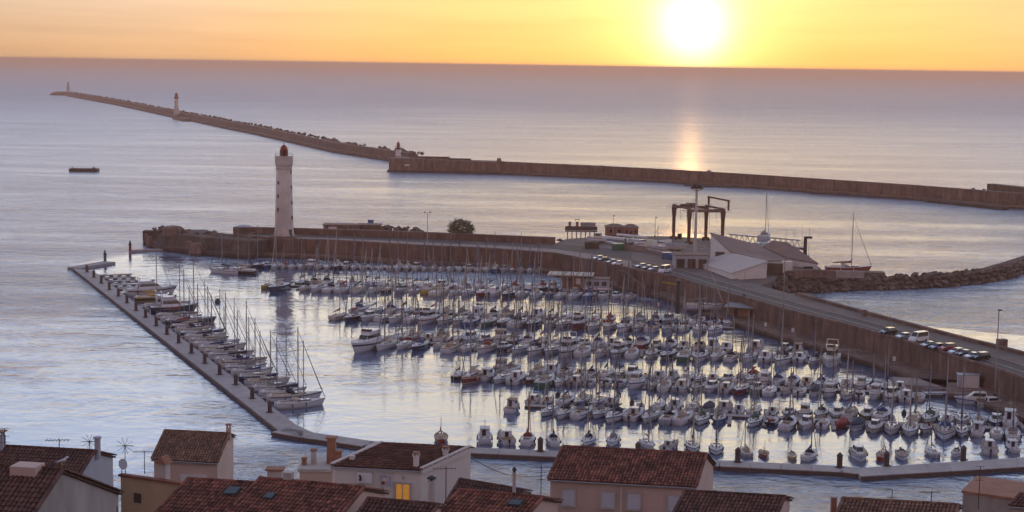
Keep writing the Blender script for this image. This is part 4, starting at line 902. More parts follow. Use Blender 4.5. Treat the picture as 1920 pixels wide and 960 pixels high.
def pontoon(label, A, B, w=2.2, z=.45, sec=12., name='floating_pontoon', mat='pont', trim=True):
    d = B - A; n_ = max(1, round(d.length / sec)); t = thing(name, label, 'pontoon', (A.x, A.y, 0), math.atan2(d.y, d.x)); L_ = d.length / n_
    me1 = MB().box((0, 0, z - .3), (L_ - .12, w, .6)).mesh('deck_section', M[mat]); me2 = MB().box((0, -w / 2 - .06, z - .22), (L_ - .12, .14, .34)).mesh('fender_strip', M['pontrim'])
    for i in range(n_):
        link('deck_section', me1, t, (L_ * (i + .5), 0, 0))
        if trim: link('fender_strip', me2, t, (L_ * (i + .5), 0, 0))
    return t
finger_me = MB().box((0, 0, .22), (7.0, .8, .3)).mesh('finger_pier', M['pont'])
# pontoon rows: name, pontoon ends (px), front string over px range, back string over px range, lod
ROWS = [
 ('nearest', (985, 763), (1908, 808), ('T-SSSsSMSSSSs-SOSMOCCMSSOSSTSS', 970, 1893), ('MMSSSM--SMSCMMSMMTSMSMS-SSMSsMT', 993, 1903), 1),
 ('second', (852, 701), (1768, 743), ('sSTSMsSSMOOOTSSMOMMSMSOOCTSOTMMO', 866, 1722), ('TS-SMSMSSsMOMTSSMMSSTSSMsSMTsSM', 930, 1690), 1),
 ('third', (700, 642), (1560, 672), ('YSSSPSSSMSSSySSySSSSSSSSMSMSy', 702, 1556), ('SSMSSMMTSSSSSMSMSSMSMSTM-M-MT', 742, 1500), 2),
 ('fourth', (640, 591), (1375, 617), ('SSMSSSySSSSSSSSSySSSSSSsSS', 644, 1338), ('SSSSMSSSySSSMSSSSSSSSMSSsS', 668, 1365), 2),
 ('fifth', (500, 536), (1190, 556), ('PK-SSSSSSSSsTSSSSMSSSPSSSMMS', 507, 1180), ('SSSMSSSSSSSMSSSSSSMSTSSSS', 560, 1130), 3)]
OVER = {('second', 'front', 0): ('black', 'red'), ('second', 'front', 1): ('red', 'cream'), ('fifth', 'front', 0): ('yellow', 'cream'), ('fifth', 'front', 1): ('navy', 'cream'), ('fifth', 'front', 12): ('yellow', 'green'),
        ('third', 'front', 0): ('white', 'navy'), ('third', 'front', 8): ('navy', 'grey'), ('nearest', 'front', 17): ('white', 'cream'), ('nearest', 'front', 15): ('navy', 'red'), ('fourth', 'front', 0): ('cream', 'red'), ('fourth', 'front', 1): ('navy', 'red'), ('fourth', 'back', 17): ('red', 'red')}
for nm, a, b, fr_, bk_, lod in ROWS:
    A, B = W(*a), W(*b); u = (B - A).normalized(); nn = Vector((u.y, -u.x, 0))       # nn points to the camera
    pt = pontoon('%s floating pontoon %s, lined with boats on both sides' % (nm, 'from the town' if nm != 'nearest' else 'behind the walkway'), A, B)
    for side, (st_, x0, x1), sg in (('front', fr_, 1), ('back', bk_, -1)):
        k_ = 0; n_ = len(st_)
        for i, ty in enumerate(st_):
            px = x0 + (x1 - x0) * i / (n_ - 1)
            f = (px - a[0]) / (b[0] - a[0]); c = W(px, a[1] + (b[1] - a[1]) * f)
            if i % 2 == 0 and 0 < f < 1:
                o = link('finger_pier', finger_me, pt); q = Matrix.Rotation(-pt.rotation_euler.z, 3, 'Z') @ (c - A + u * 1.9 + nn * sg * 4.5); o.location = q; o.rotation_euler = (0, 0, math.pi / 2)
            if ty == '-': continue
            k_ += 1; var = rb.randrange(len(PR[ty])); sc = rb.uniform(.82, 1.06)
            if nm in ('third', 'fourth', 'fifth'): sc *= 1.12
            if ty == 'Y': sc = 1.12
            L_ = LEN[ty][var] * sc; h, cv = cols(ty)
            if (nm, side, i) in OVER: h, cv = OVER[(nm, side, i)]
            c = c + u * rb.uniform(-.35, .35) + nn * sg * (L_ / 2 + 1.5 + rb.uniform(0, .5))
            out = 1 if rb.random() < (.72 if ty in 'SsKYyP' else .5) else -1
            if side == 'front' and ty in 'Yy': out = 1
            hd = nn * sg * out; az = math.atan2(hd.y, hd.x) - .20 + rb.uniform(-.10, .10)
            boat(ty, (c.x, c.y, rb.uniform(-.03, .04)), az, h, cv, blabel(ty, h, cv, '%s from left on %s pontoon %s side' % (NTH(k_), nm, 'near' if sg > 0 else 'far')), 'boats on the %s pontoon' % nm, lod, var, sc)

# boats under the mole wall
A0 = [W(x, y) for x, y in ((455, 497), (600, 499), (760, 503), (900, 506), (1010, 508))]
st_ = 'SSMSsSSTSSSMSSsSSSSMSSSSSMSSSMSSSS'; k_ = 0
for i, ty in enumerate(st_):
    px = 470 + 540 * i / (len(st_) - 1); py = 500 + (px - 470) * .016; c = W(px, py); k_ += 1; h, cv = cols(ty); var = rb.randrange(len(PR[ty]))
    boat(ty, (c.x, c.y - 2, 0), -1.75 + rb.uniform(-.1, .1), h, cv, blabel(ty, h, cv, '%s from left below the mole wall' % NTH(k_)), 'boats below the mole wall', 3, var, rb.uniform(.9, 1.05))
for ty, px, py, rz, h, cv, lb in (('S', 421, 512, 2.7, 'white', 'navy', 'white sailing boat with stowed brown sail, outermost left of the lighthouse wall'), ('S', 452, 513, 2.9, 'black', 'cream', 'black hulled sailing boat moored below the left end of the mole wall')):
    c = W(px, py); boat(ty, (c.x, c.y, 0), rz, h, cv, lb, 'boats below the mole wall', 2, 2, 1.1)

# long western pontoon with finger berths
PI_ = [(172, 507), (196, 527), (248, 568), (295, 609), (339, 635), (363, 655), (412, 682), (436, 702), (503, 749), (538, 781), (558, 798)]
Po = [W(x, y, .8) for x, y in ((137, 503), (524, 808))]; Pi = [W(x, y, .8) for x, y in ((175, 508), (556, 797))]
lp = thing('floating_breakwater', 'long concrete floating walkway with piles running down the left side of the marina', 'pontoon')
NS = 24
for i in range(NS):
    a0, a1 = Po[0].lerp(Po[1], i / NS), Po[0].lerp(Po[1], (i + .985) / NS); b0, b1 = Pi[0].lerp(Pi[1], i / NS), Pi[0].lerp(Pi[1], (i + .985) / NS)
    MB().slab(a0, a1, b1, b0, 1.3).build('deck_section', M['pont'], lp)
    d = (a1 - a0); c = (a0 + a1) / 2; q = Vector((d.y, -d.x, 0)).normalized(); MB().box((c.x + q.x * .16, c.y + q.y * .16, .5), (d.length, .3, .5), math.atan2(d.y, d.x)).build('fender_strip', M['pontrim'], lp)
a, b = W(139, 501, .8), W(207, 489.5, .8); d = b - a; MB().box(((a.x + b.x) / 2, (a.y + b.y) / 2 - 1, .25), (d.length, 5, 1.1), math.atan2(d.y, d.x)).build('deck_section', M['pont'], lp)
wk = thing('walkway_pontoon', 'concrete floating walkway below the town with boats along its far side', 'pontoon')
wz = .8; wl = [W(x, y, wz) for x, y in WALK]
for a, b in zip(wl, wl[1:]):
    n_ = max(1, round((b - a).length / 6))
    for i in range(n_):
        p0 = a.lerp(b, i / n_); p1 = a.lerp(b, (i + .988) / n_); d = p1 - p0; q = Vector((d.y, -d.x, 0)).normalized(); w0 = 2.2
        MB().slab(p0 + q * w0, p1 + q * w0, p1 - q * w0, p0 - q * w0, 1.2).build('deck_section', M['pont'], wk)
        c = (p0 + p1) / 2 + q * (w0 + .13); MB().box((c.x, c.y, .42), (d.length, .24, .55), math.atan2(d.y, d.x)).build('fender_strip', M['pontrim'], wk)
MB().prism([tuple(p) for p in (Po[1], W(560, 819, wz), W(590, 812, wz), Pi[1])], -.4).build('corner_section', M['pont'], wk)
rp = thing('walkway_pontoon', 'wider concrete pontoon continuing the walkway to the right edge', 'pontoon')
f0, f1, g0, g1 = W(1614, 893, wz), W(1990, 871, wz), W(1600, 878, wz), W(1990, 853, wz)
for i in range(9):
    MB().slab(f0.lerp(f1, i / 9), f0.lerp(f1, (i + .99) / 9), g0.lerp(g1, (i + .99) / 9), g0.lerp(g1, i / 9), 1.2).build('deck_section', M['pont'], rp)
    p0 = f0.lerp(f1, i / 9); p1 = f0.lerp(f1, (i + .99) / 9); d = p1 - p0; c = (p0 + p1) / 2; MB().box((c.x, c.y - .13, .42), (d.length, .24, .55), math.atan2(d.y, d.x)).build('fender_strip', M['pontrim'], rp)
mesh_pile = MB().lathe([(.45, -2.5), (.45, 1.9), (.5, 1.9), (.5, 2.05), (.1, 2.5)], 8).mesh('pile', M['pile']); mesh_collar = MB().lathe([(.9, .0), (.9, .08), (.5, .1)], 8).mesh('collar', M['iron'])
PILES = [(163, 510), (176, 520), (190, 531), (205, 543), (222, 555), (238, 568), (255, 582), (273, 595), (293, 611), (313, 627), (335, 643), (359, 662), (384, 681), (412, 702), (442, 721), (473, 747), (506, 773)]
for i, (x, y) in enumerate(PILES):
    t = thing('mooring_pile', '%s dark pile from the far end of the left walkway' % NTH(i + 1), 'pile', W(x, y, .8), 0, 'piles along the left walkway'); link('shaft', mesh_pile, t); link('collar', mesh_collar, t, (0, 0, .01))
for i, (x, y) in enumerate(((1013, 846), (1196, 855), (1383, 866), (1574, 876), (1662, 873), (1806, 862))):
    t = thing('mooring_pile', '%s dark pile from the left along the near walkway' % NTH(i + 1), 'pile', W(x, y, .8), 0, 'piles along the near walkway'); o = link('shaft', mesh_pile, t); o.scale = (1.15, 1.15, 1.1); link('collar', mesh_collar, t, (0, 0, .01))
# berths on the long pontoon
du = (Pi[1] - Pi[0]).normalized(); dn = Vector((-du.y, du.x, 0)); Lp = (Pi[1] - Pi[0]).length; azp = math.atan2(dn.y, dn.x)
fm = MB().box((0, 0, .35), (11, 1.0, .35)).mesh('finger_pier', M['pont']); ff = MB()
for i in range(4): ff.box((-4 + i * 2.8, 0, .02), (1.2, .95, .5))
fm2 = ff.mesh('float', M['pontrim'])
def finger(s):
    q = Pi[0] + du * s + dn * 5.6; o = link('finger_pier', fm, lp, (q.x, q.y, 0), azp); o2 = link('float', fm2, o)
for s in (9, 17, 25, 34, 43): finger(s)
BER = [(53, 'Y', 'white', 'navy', 1.08), (65, 'K', 'black', 'yellow', .95), (82, 'y', 'white', 'blue', 1.25), (89, 'y', 'navy', 'navy', 1.3), (98, 'K', 'cream', 'red', .9), (103.5, 'S', 'white', 'navy', 1.05), (109, 'K', 'navy', 'grey', 1.0), (116, 'S', 'black', 'red', 1.0), (121.5, 'S', 'white', 'cream', 1.1), (127, 'K', 'navy', 'blue', .85),
       (133, 'S', 'white', 'cream', 1.1), (138, 'S', 'white', 'navy', 1.05), (143, 'K', 'white', 'cream', .85), (149, 'S', 'cream', 'grey', 1.1), (154, 'S', 'white', 'blue', 1.0), (159, 'K', 'white', 'navy', .8), (165, 'S', 'white', 'cream', 1.0), (170, 'S', 'cream', 'navy', 1.05), (175.5, 'S', 'white', 'blue', 1.0), (181, 'S', 'white', 'grey', 1.0),
       (187, 'S', 'navy', 'blue', 1.0), (193, 'S', 'white', 'cream', 1.05), (199, 'S', 'white', 'grey', 1.0), (205, 'K', 'white', 'grey', .82), (211, 'S', 'white', 'navy', 1.1), (217, 'K', 'white', 'cream', .85)]
for i, (s, ty, h, cv, sc) in enumerate(BER):
    s *= Lp / 236.0
    var = 0 if ty in 'YM' else rb.randrange(len(PR[ty])); L_ = LEN[ty][var] * sc; c = Pi[0] + du * s + dn * (L_ / 2 + 1.2)
    boat(ty, (c.x, c.y, 0), azp + rb.uniform(-.05, .05), h, cv, blabel(ty, h, cv, '%s from far end of the left walkway' % NTH(i + 1)), 'boats berthed on the left walkway', 1, var, sc)
    if i % 2 == 0: finger(s - 3.0)
c = W(408, 567); t = thing('channel_buoy', 'dark round buoy floating beyond the white motor yacht', 'buoy', c); MB().lathe([(.7, -.3), (.95, .2), (.7, .9), (.2, 1.2)], 10).build('float', M['iron'], t); MB().path([(-.9, 0, 1.0), (-.4, 0, 1.9), (.4, 0, 1.9), (.9, 0, 1.0)], .06).build('frame', M['iron'], t)

# boats along the near walkway
GB = [(825, 834, 'P', 'red', 'red', 1.15), (908, 836, 'T', 'white', 'navy', 1.0), (947, 838, 'M', 'white', 'navy', 1.0), (990, 840, 's', 'white', 'red', 1.1), (1038, 841, 's', 'white', 'navy', 1.0), (1105, 840, 's', 'white', 'navy', .95), (1152, 841, 's', 'white', 'grey', .95), (1218, 847, 's', 'white', 'cream', 1.0), (1261, 850, 'M', 'white', 'grey', .9), (1303, 852, 's', 'white', 'navy', 1.05),
      (1348, 857, 's', 'white', 'navy', 1.05), (1403, 861, 's', 'grey', 'cream', .85), (1438, 863, 'P', 'red', 'grey', .85), (1491, 866, 'O', 'yellow', 'yellow', .75), (1527, 869, 's', 'white', 'blue', 1.0), (1620, 869, 'M', 'white', 'grey', 1.1), (1664, 868, 'P', 'red', 'red', 1.0), (1700, 867, 'O', 'white', 'grey', 1.0), (1757, 862, 's', 'grey', 'cream', .95), (1801, 861, 'O', 'white', 'grey', .8), (1868, 857, 'M', 'white', 'navy', 1.0), (1908, 853, 'T', 'white', 'blue', .85)]
for i, (px, py, ty, h, cv, sc) in enumerate(GB):
    sc *= .9; var = rb.randrange(len(PR[ty])); L_ = LEN[ty][var] * sc; c = W(px, py) + Vector((0, L_ * .45 + 1.4, 0))
    boat(ty, (c.x, c.y, 0), math.pi / 2 * (1 if rb.random() < .55 else -1) + rb.uniform(-.55, .3), h, cv, blabel(ty, h, cv, '%s from left along near walkway' % NTH(i + 1)), 'boats along the near walkway', 1, var, sc)
# mooring buoys
for i, (px, py) in enumerate(((1695, 776), (1185, 757), (1822, 913), (1160, 741), (1046, 742), (1203, 763))):
    lb = ['dark buoy between the first two pontoons near the right', 'dark buoy behind boats of the nearest pontoon, centre', 'white cone buoy on open water right of the tiled roof', 'small buoy off the second pontoon, centre', 'small buoy left of centre off the second pontoon', 'lower of two small buoys behind the nearest pontoon'][i]
    t = thing('mooring_buoy', lb, 'buoy', W(px, py), 0, 'mooring buoys'); MB().lathe([(.3, -.3), (.55, .1), (.5, .5), (.12, 1.0 if i != 2 else 1.9)], 10).build('float', M['white'] if i == 2 else M['iron'], t); MB().tube((0, 0, .8), (0, 0, 1.5 if i != 2 else 2.3), .05, n=5).build('spindle', M['iron'], t)
# two boats lying along the quay at right, and the yacht beyond the yard
for px, py, rz, lb, sc in ((1832, 757, math.pi - .05, 'slim white motor boat moored along the quay at right, rear one', 1.15), (1862, 763, .1, 'slim white motor boat moored along the quay at right, nearer one', 1.0)):
    c = W(px, py); boat('M', (c.x, c.y, 0), rz, 'white', 'blue', lb, 'boats along the lower quay', 1, 0, sc)
c = W(1592, 511); boat('K', (c.x, c.y + 3, 0), .05 + math.pi * 0, 'red', 'red', 'red hulled sailing yacht with very tall mast moored beyond the boatyard', 'boats at the boatyard', 1, 0, 1.18)
c = W(1455, 462, 0); boat('K', (c.x, c.y + 30, 0), 1.2, 'white', 'grey', 'sailing yacht hidden behind the white building, only its mast showing', 'boats at the boatyard', 2, 1, 1.15)
c = W(1318, 575, LZ + 1.2); boat('S', (c.x, c.y, LZ + .6), .05, 'white', 'grey', 'white sailing boat propped ashore on the lower quay by the hut', 'boats ashore', 1, 2, 1.05)

# stored boats and clutter on the yard
for i, (px, py, ty, h_, cv, sc, rz) in enumerate(((1205, 464, 'M', 'white', 'navy', 1.0, .3), (1236, 470, 's', 'white', 'blue', 1.0, 2.8), (1188, 458, 'O', 'white', 'grey', 1.1, .4), (1268, 470, 'C', 'cream', 'grey', 1.1, .1), (1120, 455, 'T', 'white', 'navy', 1.0, 2.9))):
    c = W(px, py, YZ); boat(ty, (c.x, c.y, YZ + .75), rz, h_, cv, blabel(ty, h_, cv, ['ashore on the yard left of the tarpaulin shelter', 'ashore before the tarpaulin shelter', 'ashore on the yard beside the long white pipe', 'ashore between the boat hoist legs', 'ashore at the left end of the yard'][i]), 'boats ashore on the yard', 2, 0, sc)
    t = thing('boat_cradle', ['steel cradle under the cabin boat ashore', 'steel cradle under the small sailing boat ashore', 'steel cradle under the open boat ashore', 'steel cradle under the covered boat by the hoist', 'steel cradle under the fishing boat ashore'][i], 'cradle', c, rz, 'boat cradles on the yard')
    for x in (-1.5, 1.5): MB().box((x, 0, .2), (.2, 2.2, .4)).build('cross_beam', M['rust'], t)
    for y in (-1.0, 1.0): MB().box((0, y, .1), (3.6, .2, .2)).build('runner', M['rust'], t)
for i, (px, py, w_, m_, rz) in enumerate(((1258, 487, 6, 'blueh', .1), (1276, 494, 5, 'rust', -.4), (1110, 467, 5, 'dstone', .05), (1160, 470, 4, 'green', .2), (1322, 502, 3.5, 'dstone', 0))):
    c = W(px, py, YZ); t = thing('container', ['blue container on the yard behind the parked small van', 'rust coloured container beside the steel shed', 'dark container at the left of the yard by the mole road', 'green container on the yard near the four parked cars', 'dark container in front of the white building'][i], 'container', c, rz, 'containers on the yard')
    MB().box((0, 1.2, 1.25), (w_, 2.4, 2.4)).build('box', M[m_], t)
    for k_ in range(int(w_ / .6)): MB().box((-w_ / 2 + .35 + k_ * .6, -.03, 1.25), (.25, .07, 2.2)).build('rib', M[m_], t)
    for x in (-w_ / 2, w_ / 2): MB().box((x, .0, 1.25), (.14, .14, 2.5)).build('corner_post', M['iron'], t)

# ------------------------------------------------------------------ lower quay furniture
p = W(1076, 541, LZ); t = thing('harbour_office', 'red brown flat roofed harbour pavilion on the lower quay at centre', 'building', p, -.12)
MB().box((0, 3, 2.0), (7.4, 5, 4.2)).build('wall', M['brick'], t); MB().box((-1.2, 2.6, 4.35), (14.5, 8, .35)).build('roof', M['cov_cream'], t)
for i in range(7): MB().box((-7.4 + i * 2.1, 2.6, 4.56), (.25, 7.8, .12)).build('roof_batten', M['prom'], t)
MB().box((1.4, .45, 2.3), (1.4, .12, 1.9)).build('window', M['wallw'], t); MB().box((-1.6, .45, 1.9), (1.6, .12, 2.8)).build('door', M['dstone'], t)
for x in (-7.6, -4.2): MB().tube((x, -.6, 0), (x, -.6, 4.3), .1).build('post', M['galv'], t)
p = W(1118, 549, .6); t = thing('pontoon_office', 'grey floating office cabin moored beside the harbour pavilion', 'cabin', p, -.1)
MB().box((0, 3, .3), (9, 6.6, 1.4)).build('pontoon', M['navy'], t); MB().box((0, 3.4, 2.6), (7.6, 5, 3.2)).build('wall', M['wallb'], t); MB().box((0, 3.4, 4.3), (8.2, 5.6, .2)).build('roof', M['roofb'], t)
MB().box((0, -.1, 1.15), (8.2, .2, .9)).build('sign_board', M['wallw'], t)
for x in (-2.4, 0, 2.4): MB().box((x, .86, 2.8), (1.5, .1, 1.3)).build('window', M['glass'], t)
p = W(1385, 594, LZ); t = thing('quay_shelter', 'small hut with pale sloping roof on the lower quay', 'shelter', p, -.35)
MB().box((0, 2, 1.3), (5.6, 3.6, 2.8)).build('wall', M['brick'], t)
MB().slab((-4.2, -1.2, 2.9), (4.4, -1.2, 2.9), (4.4, 5.2, 3.3), (-4.2, 5.2, 3.3), .22).build('roof', M['cov_grey'], t); MB().box((-1, .16, 1.2), (1.2, .1, 2.1)).build('door', M['dstone'], t)
p = W(1270, 585, LZ); t = thing('mast_crane', 'dark mast crane post with yellow jib on the lower quay', 'crane', p)
MB().tube((0, 0, -.4), (0, 0, 8.5), .7, .5, 10).build('post', M['iron'], t); MB().tube((0, 0, 8.0), (-4.8, -.5, 8.8), .18, .12).build('jib', M['cov_yellow'], t); MB().box((0, 0, 8.9), (1.3, 1.3, .9)).build('head', M['iron'], t); MB().tube((-4.5, -.5, 8.7), (-4.5, -.5, 4), .04, n=4).build('cable', M['iron'], t)
A, B = W(1297, 606, .5), W(1400, 598, .5); pontoon('grey service pontoon below the hut with pale sloping roof', A, B, 2.6, .6)
p = W(1814, 727, LZ); t = thing('storage_box', 'white box shelter standing on the quay below the right hand car row', 'container', p, -.16)
MB().box((.6, 1.2, 1.4), (3.8, 2.4, 2.8)).build('wall', M['wallw'], t); MB().box((-1.75, .9, 1.45), (.8, 2.2, 2.9)).build('door', M['wallb'], t); MB().box((.2, 1.2, 2.86), (5, 2.6, .12)).build('roof', M['galv'], t)
for i, (px, py, L_) in enumerate(((1588, 664, 7), (1755, 737, 6))):
    p = W(px, py, .9); t = thing('gangway', ['pale railed gangway from the lower quay to the third pontoon', 'gangway from the boat ramp to the second pontoon'][i], 'gangway', p, .1)
    MB().box((0, 0, .1), (L_, 1.4, .2)).build('deck', M['galv'], t)
    for s in (-.65, .65):
        mb = MB().tube((-L_ / 2, s, 1.15), (L_ / 2, s, 1.15), .05, n=4)
        for k_ in range(6): mb.tube((-L_ / 2 + L_ * k_ / 5, s, .2), (-L_ / 2 + L_ * k_ / 5, s, 1.15), .04, n=4)
        mb.build('handrail', M['galv'], t)
SG = [(1435, 621, LZ), (1486, 632, LZ), (1676, 687, LZ), (1235, 583, LZ), (1914, 745, LZ + .6)]
for i, (px, py, z) in enumerate(SG):
    p = W(px, py, z); t = thing('quay_sign', ['small white sign on the quay left of the tall white lamp post', 'small white sign on the quay right of the tall white lamp post', 'small white sign on the quay below the parked white van', 'small white sign on the quay beside the mast crane', 'white sign on the quay at the right edge'][i], 'sign', p, 0, 'white signs on the lower quay')
    MB().tube((0, 0, -.1), (0, 0, 2.3), .05).build('post', M['galv'], t); MB().box((0, -.06, 1.9), (.75, .06, 1.1)).build('panel', M['wallw'], t)
# ramp wall at the far right
t = thing('ramp_wall', 'sloping stone ramp wall below the mole at the right edge', 'wall'); a, b = W(1868, 700, 5.2), W(1990, 752, 3.0)
MB().prism([tuple(a), tuple(b), (b.x + 1, b.y + 8, 3.0), (a.x + 1, a.y + 8, 5.2)], -1).build('ramp', M['stone'], t)
MB().loft([[(q.x - .3, q.y - .3, z0), (q.x - .3, q.y - .3, z0 + .9), (q.x + .3, q.y + .3, z0 + .9), (q.x + .3, q.y + .3, z0)] for q, z0 in ((a, 5.0), (b, 2.8))]).build('parapet', M['stone2'], t)
t = thing('stone_stair', 'straight stone stair running down the mole wall at the bend', 'stairs'); a, b = W(1168, 506, QZ), W(1222, 547, LZ)
for i in range(16):
    q = a.lerp(b, i / 15); MB().box((q.x - .6, q.y - 1.0, (q.z - 2) / 2), (.9 + .4, 1.8, q.z + 2), -.9).build('step', M['stone'], t)
mb = MB().path([(a.x - .9, a.y - 1.8, a.z + .5), (b.x - .9, b.y - 1.8, b.z + .6)], .16, 6).build('handrail', M['stone2'], t)

# ------------------------------------------------------------------ cars
CARP = {'paint_white': pm('car_white', (.75, .75, .76), .25, .03, 1., coat=.5), 'paint_black': pm('car_black', (.02, .02, .022), .2, .05, 1., coat=.6), 'paint_grey': pm('car_grey', (.22, .22, .24), .25, .05, 1., metal=.4, coat=.5),
        'paint_silver': pm('car_silver', (.5, .5, .52), .25, .05, 1., metal=.5, coat=.5), 'paint_red': pm('car_red', (.30, .05, .035), .25, .05, 1., coat=.5), 'paint_blue': pm('car_blue', (.07, .10, .2), .25, .05, 1., coat=.5)}
def car_parts(L, Wd, H, bonnet, tail, roof0, roof1, belt):
    w = Wd / 2; P = []
    lo = [(-L / 2, .45), (-L / 2 + .05, belt * .96), (tail - .1, belt), (bonnet, belt), (L / 2 - .35, belt * .86), (L / 2, .62), (L / 2 - .02, .3), (-L / 2 + .05, .3)]
    P.append(('body', MB().loft([[(x, y * k, z) for x, z in lo] for y, k in ((-w, 1),)] + [[(x, w, z) for x, z in lo]]), 'paint'))
    gh = [(tail, belt), (roof0, H), (roof1, H), (bonnet, belt)]
    P.append(('cabin', MB().loft([[(x, s * w * (.95 if z == belt else .78), z) for x, z in gh] for s in (-1, 1)]), 'paint'))
    for s in (-1, 1):
        def q(x, z):
            f = (z - belt) / (H - belt); return (x, s * (w * (.95 + (.78 - .95) * f) + .015), z)
        z0, z1 = belt + .05, H - .1; f1 = (z1 - belt) / (H - belt)
        P.append(('side_window', MB().add([q(tail + .25, z0), q(bonnet - .3, z0), q(bonnet + (roof1 - bonnet) * f1 - .15, z1), q(tail + (roof0 - tail) * f1 + .2, z1)], [(0, 1, 2, 3)]), 'glass'))
    def end(xb, xt, sg, nm):
        a = [(xb + (xt - xb) * f + sg * .02, y * w * (.93 - .17 * f), belt + (H - belt) * f + .015) for f, y in ((.1, -.92), (.1, .92), (.92, .92), (.92, -.92))]; P.append((nm, MB().add(a, [(0, 1, 2, 3)]), 'glass'))
    end(bonnet, roof1, 1, 'windscreen'); end(tail, roof0, -1, 'rear_window')
    for x in (-L * .31, L * .32):
        for s in (-1, 1): P.append(('wheel', MB().tube((x, s * (w - .2), .32), (x, s * (w + .02), .32), .32, .32, 12), 'rubber'))
    for s in (-1, 1): P.append(('headlight', MB().box((L / 2 - .1, s * w * .7, .66), (.2, .4, .16)), 'glass2'))
    return [(n_, b_.mesh(n_), k_) for n_, b_, k_ in P]
CARS = {'hatchback': car_parts(4.0, 1.75, 1.48, .85, -1.95, -1.35, .15, .9), 'suv': car_parts(4.5, 1.85, 1.72, 1.0, -2.2, -1.8, .35, 1.05), 'saloon': car_parts(4.4, 1.78, 1.44, .95, -1.75, -1.0, .2, .88), 'van': car_parts(5.4, 2.0, 2.4, 1.85, -2.68, -2.6, 1.05, 1.25)}
def car(ty, px, py, rz, paint, label, group):
    t = thing({'van': 'parked_van'}.get(ty, 'parked_car'), label, 'van' if ty == 'van' else 'car', W(px, py, QZ + .01), rz, group)
    for n_, mesh, k_ in CARS[ty]:
        if ty == 'van' and n_ == 'rear_window': continue
        o = link(n_, mesh, t)
        if not mesh.materials: mesh.materials.append(None)
        o.material_slots[0].link = 'OBJECT'; o.material_slots[0].material = {'paint': CARP['paint_' + paint], 'glass': M['glass'], 'rubber': M['rubber'], 'glass2': M['white']}[k_]
GR = 'cars parked on the mole at right'; GC = 'cars parked near the bend of the mole'
hd = math.atan2(-.45, -.9)
for a in (('suv', 1665, 627, hd + .1, 'black', 'black car at the left end of the right hand row, apart from the van', GR), ('hatchback', 1694, 635, hd, 'silver', 'small silver car squeezed just left of the white van on the mole', GR),
          ('van', 1722, 640, hd + .15, 'white', 'tall white van in the right hand car row', GR), ('saloon', 1742, 651, hd, 'grey', 'grey car just right of the white van', GR), ('hatchback', 1757, 655, hd, 'blue', 'dark blue car between grey car and red car', GR),
          ('suv', 1776, 657, hd + .05, 'red', 'red brown car in the middle of the right hand row', GR), ('hatchback', 1793, 664, hd, 'silver', 'silver car just right of the red brown car', GR), ('saloon', 1808, 667, hd, 'black', 'black car, third from the right end of the row', GR),
          ('saloon', 1824, 672, hd, 'silver', 'silver car, second from the right end of the row', GR), ('suv', 1838, 674, hd, 'black', 'black car at the right end of the row beside the tall lamp post', GR),
          ('hatchback', 1122, 487, hd, 'silver', 'leftmost silver car of the four by the mole bend', GC), ('hatchback', 1131, 490, hd, 'black', 'black car, second from left by the mole bend', GC), ('saloon', 1148, 494, hd, 'grey', 'grey car, third from left by the mole bend', GC), ('hatchback', 1158, 497, hd, 'white', 'white car, fourth from left by the mole bend', GC),
          ('hatchback', 1202, 502, hd, 'silver', 'silver car left end of the group beside the small white van', GC), ('saloon', 1215, 505, hd, 'grey', 'grey car in the middle of the group beside the small van', GC), ('hatchback', 1226, 508, hd, 'silver', 'silver car parked against the small white van', GC),
          ('van', 1246, 511, hd + .5, 'white', 'small white van parked at the mole bend', GC)): car(*a)

# ------------------------------------------------------------------ houses of the town
def tile_mesh(w=.105, L=.44, n=5, h=.075):
    mb = MB(); vs = []
    for k_, (y, s, z) in enumerate(((0, 1.0, .035), (-L, 1.0, .0))):
        ww = w * (.86 if k_ == 0 else 1.06)
        for i in range(n + 1): a = math.pi * i / n; vs.append((ww * math.cos(a), y, z * 0 + h * (.9 if k_ == 0 else 1.05) * math.sin(a) + (.0 if k_ == 0 else .035)))
    f = [(i, i + 1, n + 2 + i, n + 1 + i) for i in range(n)] + [tuple(range(n + 1, 2 * n + 2))]
    return mb.add(vs, f)
TM = tile_mesh()
def tiles(parent, A, u, dwn, width, length, mat, nm='roof_tiles', single=0, pitch=.235, step=.36):
    """A: ridge start (local); u along the ridge; dwn unit vector down the slope"""
    nrm2 = u.cross(-dwn).normalized()
    if nrm2.z < 0: nrm2 = -nrm2
    mat3 = Matrix((u, -dwn, nrm2)).transposed(); nc = int(width / pitch); nr_ = int(length / step); cells = []; mb = MB(); rt2 = random.Random(int(width * 100) + nc)
    one = None
    for c in range(nc + 1):
        for r in range(nr_):
            cells.append((A + u * ((c + .25) * width / (nc + .5)) + dwn * (r * length / nr_ + .02 + rt2.uniform(-.015, .015)) + nrm2 * (.02 + rt2.uniform(0, .012)), rt2.uniform(-.05, .05), c, r))
    if single:
        one = TM.mesh('tile', mat); cells.sort(key=lambda q: -q[3])
    k_ = 0
    for q, j, c, r in cells:
        m3 = mat3 @ Matrix.Rotation(j, 3, 'Z')
        if k_ < single:
            o = link('tile', one, parent); o.matrix_local = Matrix.Translation(q) @ m3.to_4x4(); k_ += 1
        else: mb.add([q + m3 @ Vector(v) for v in TM.v], TM.f)
    if mb.v: mb.build(nm, mat, parent)['kind'] = 'stuff'
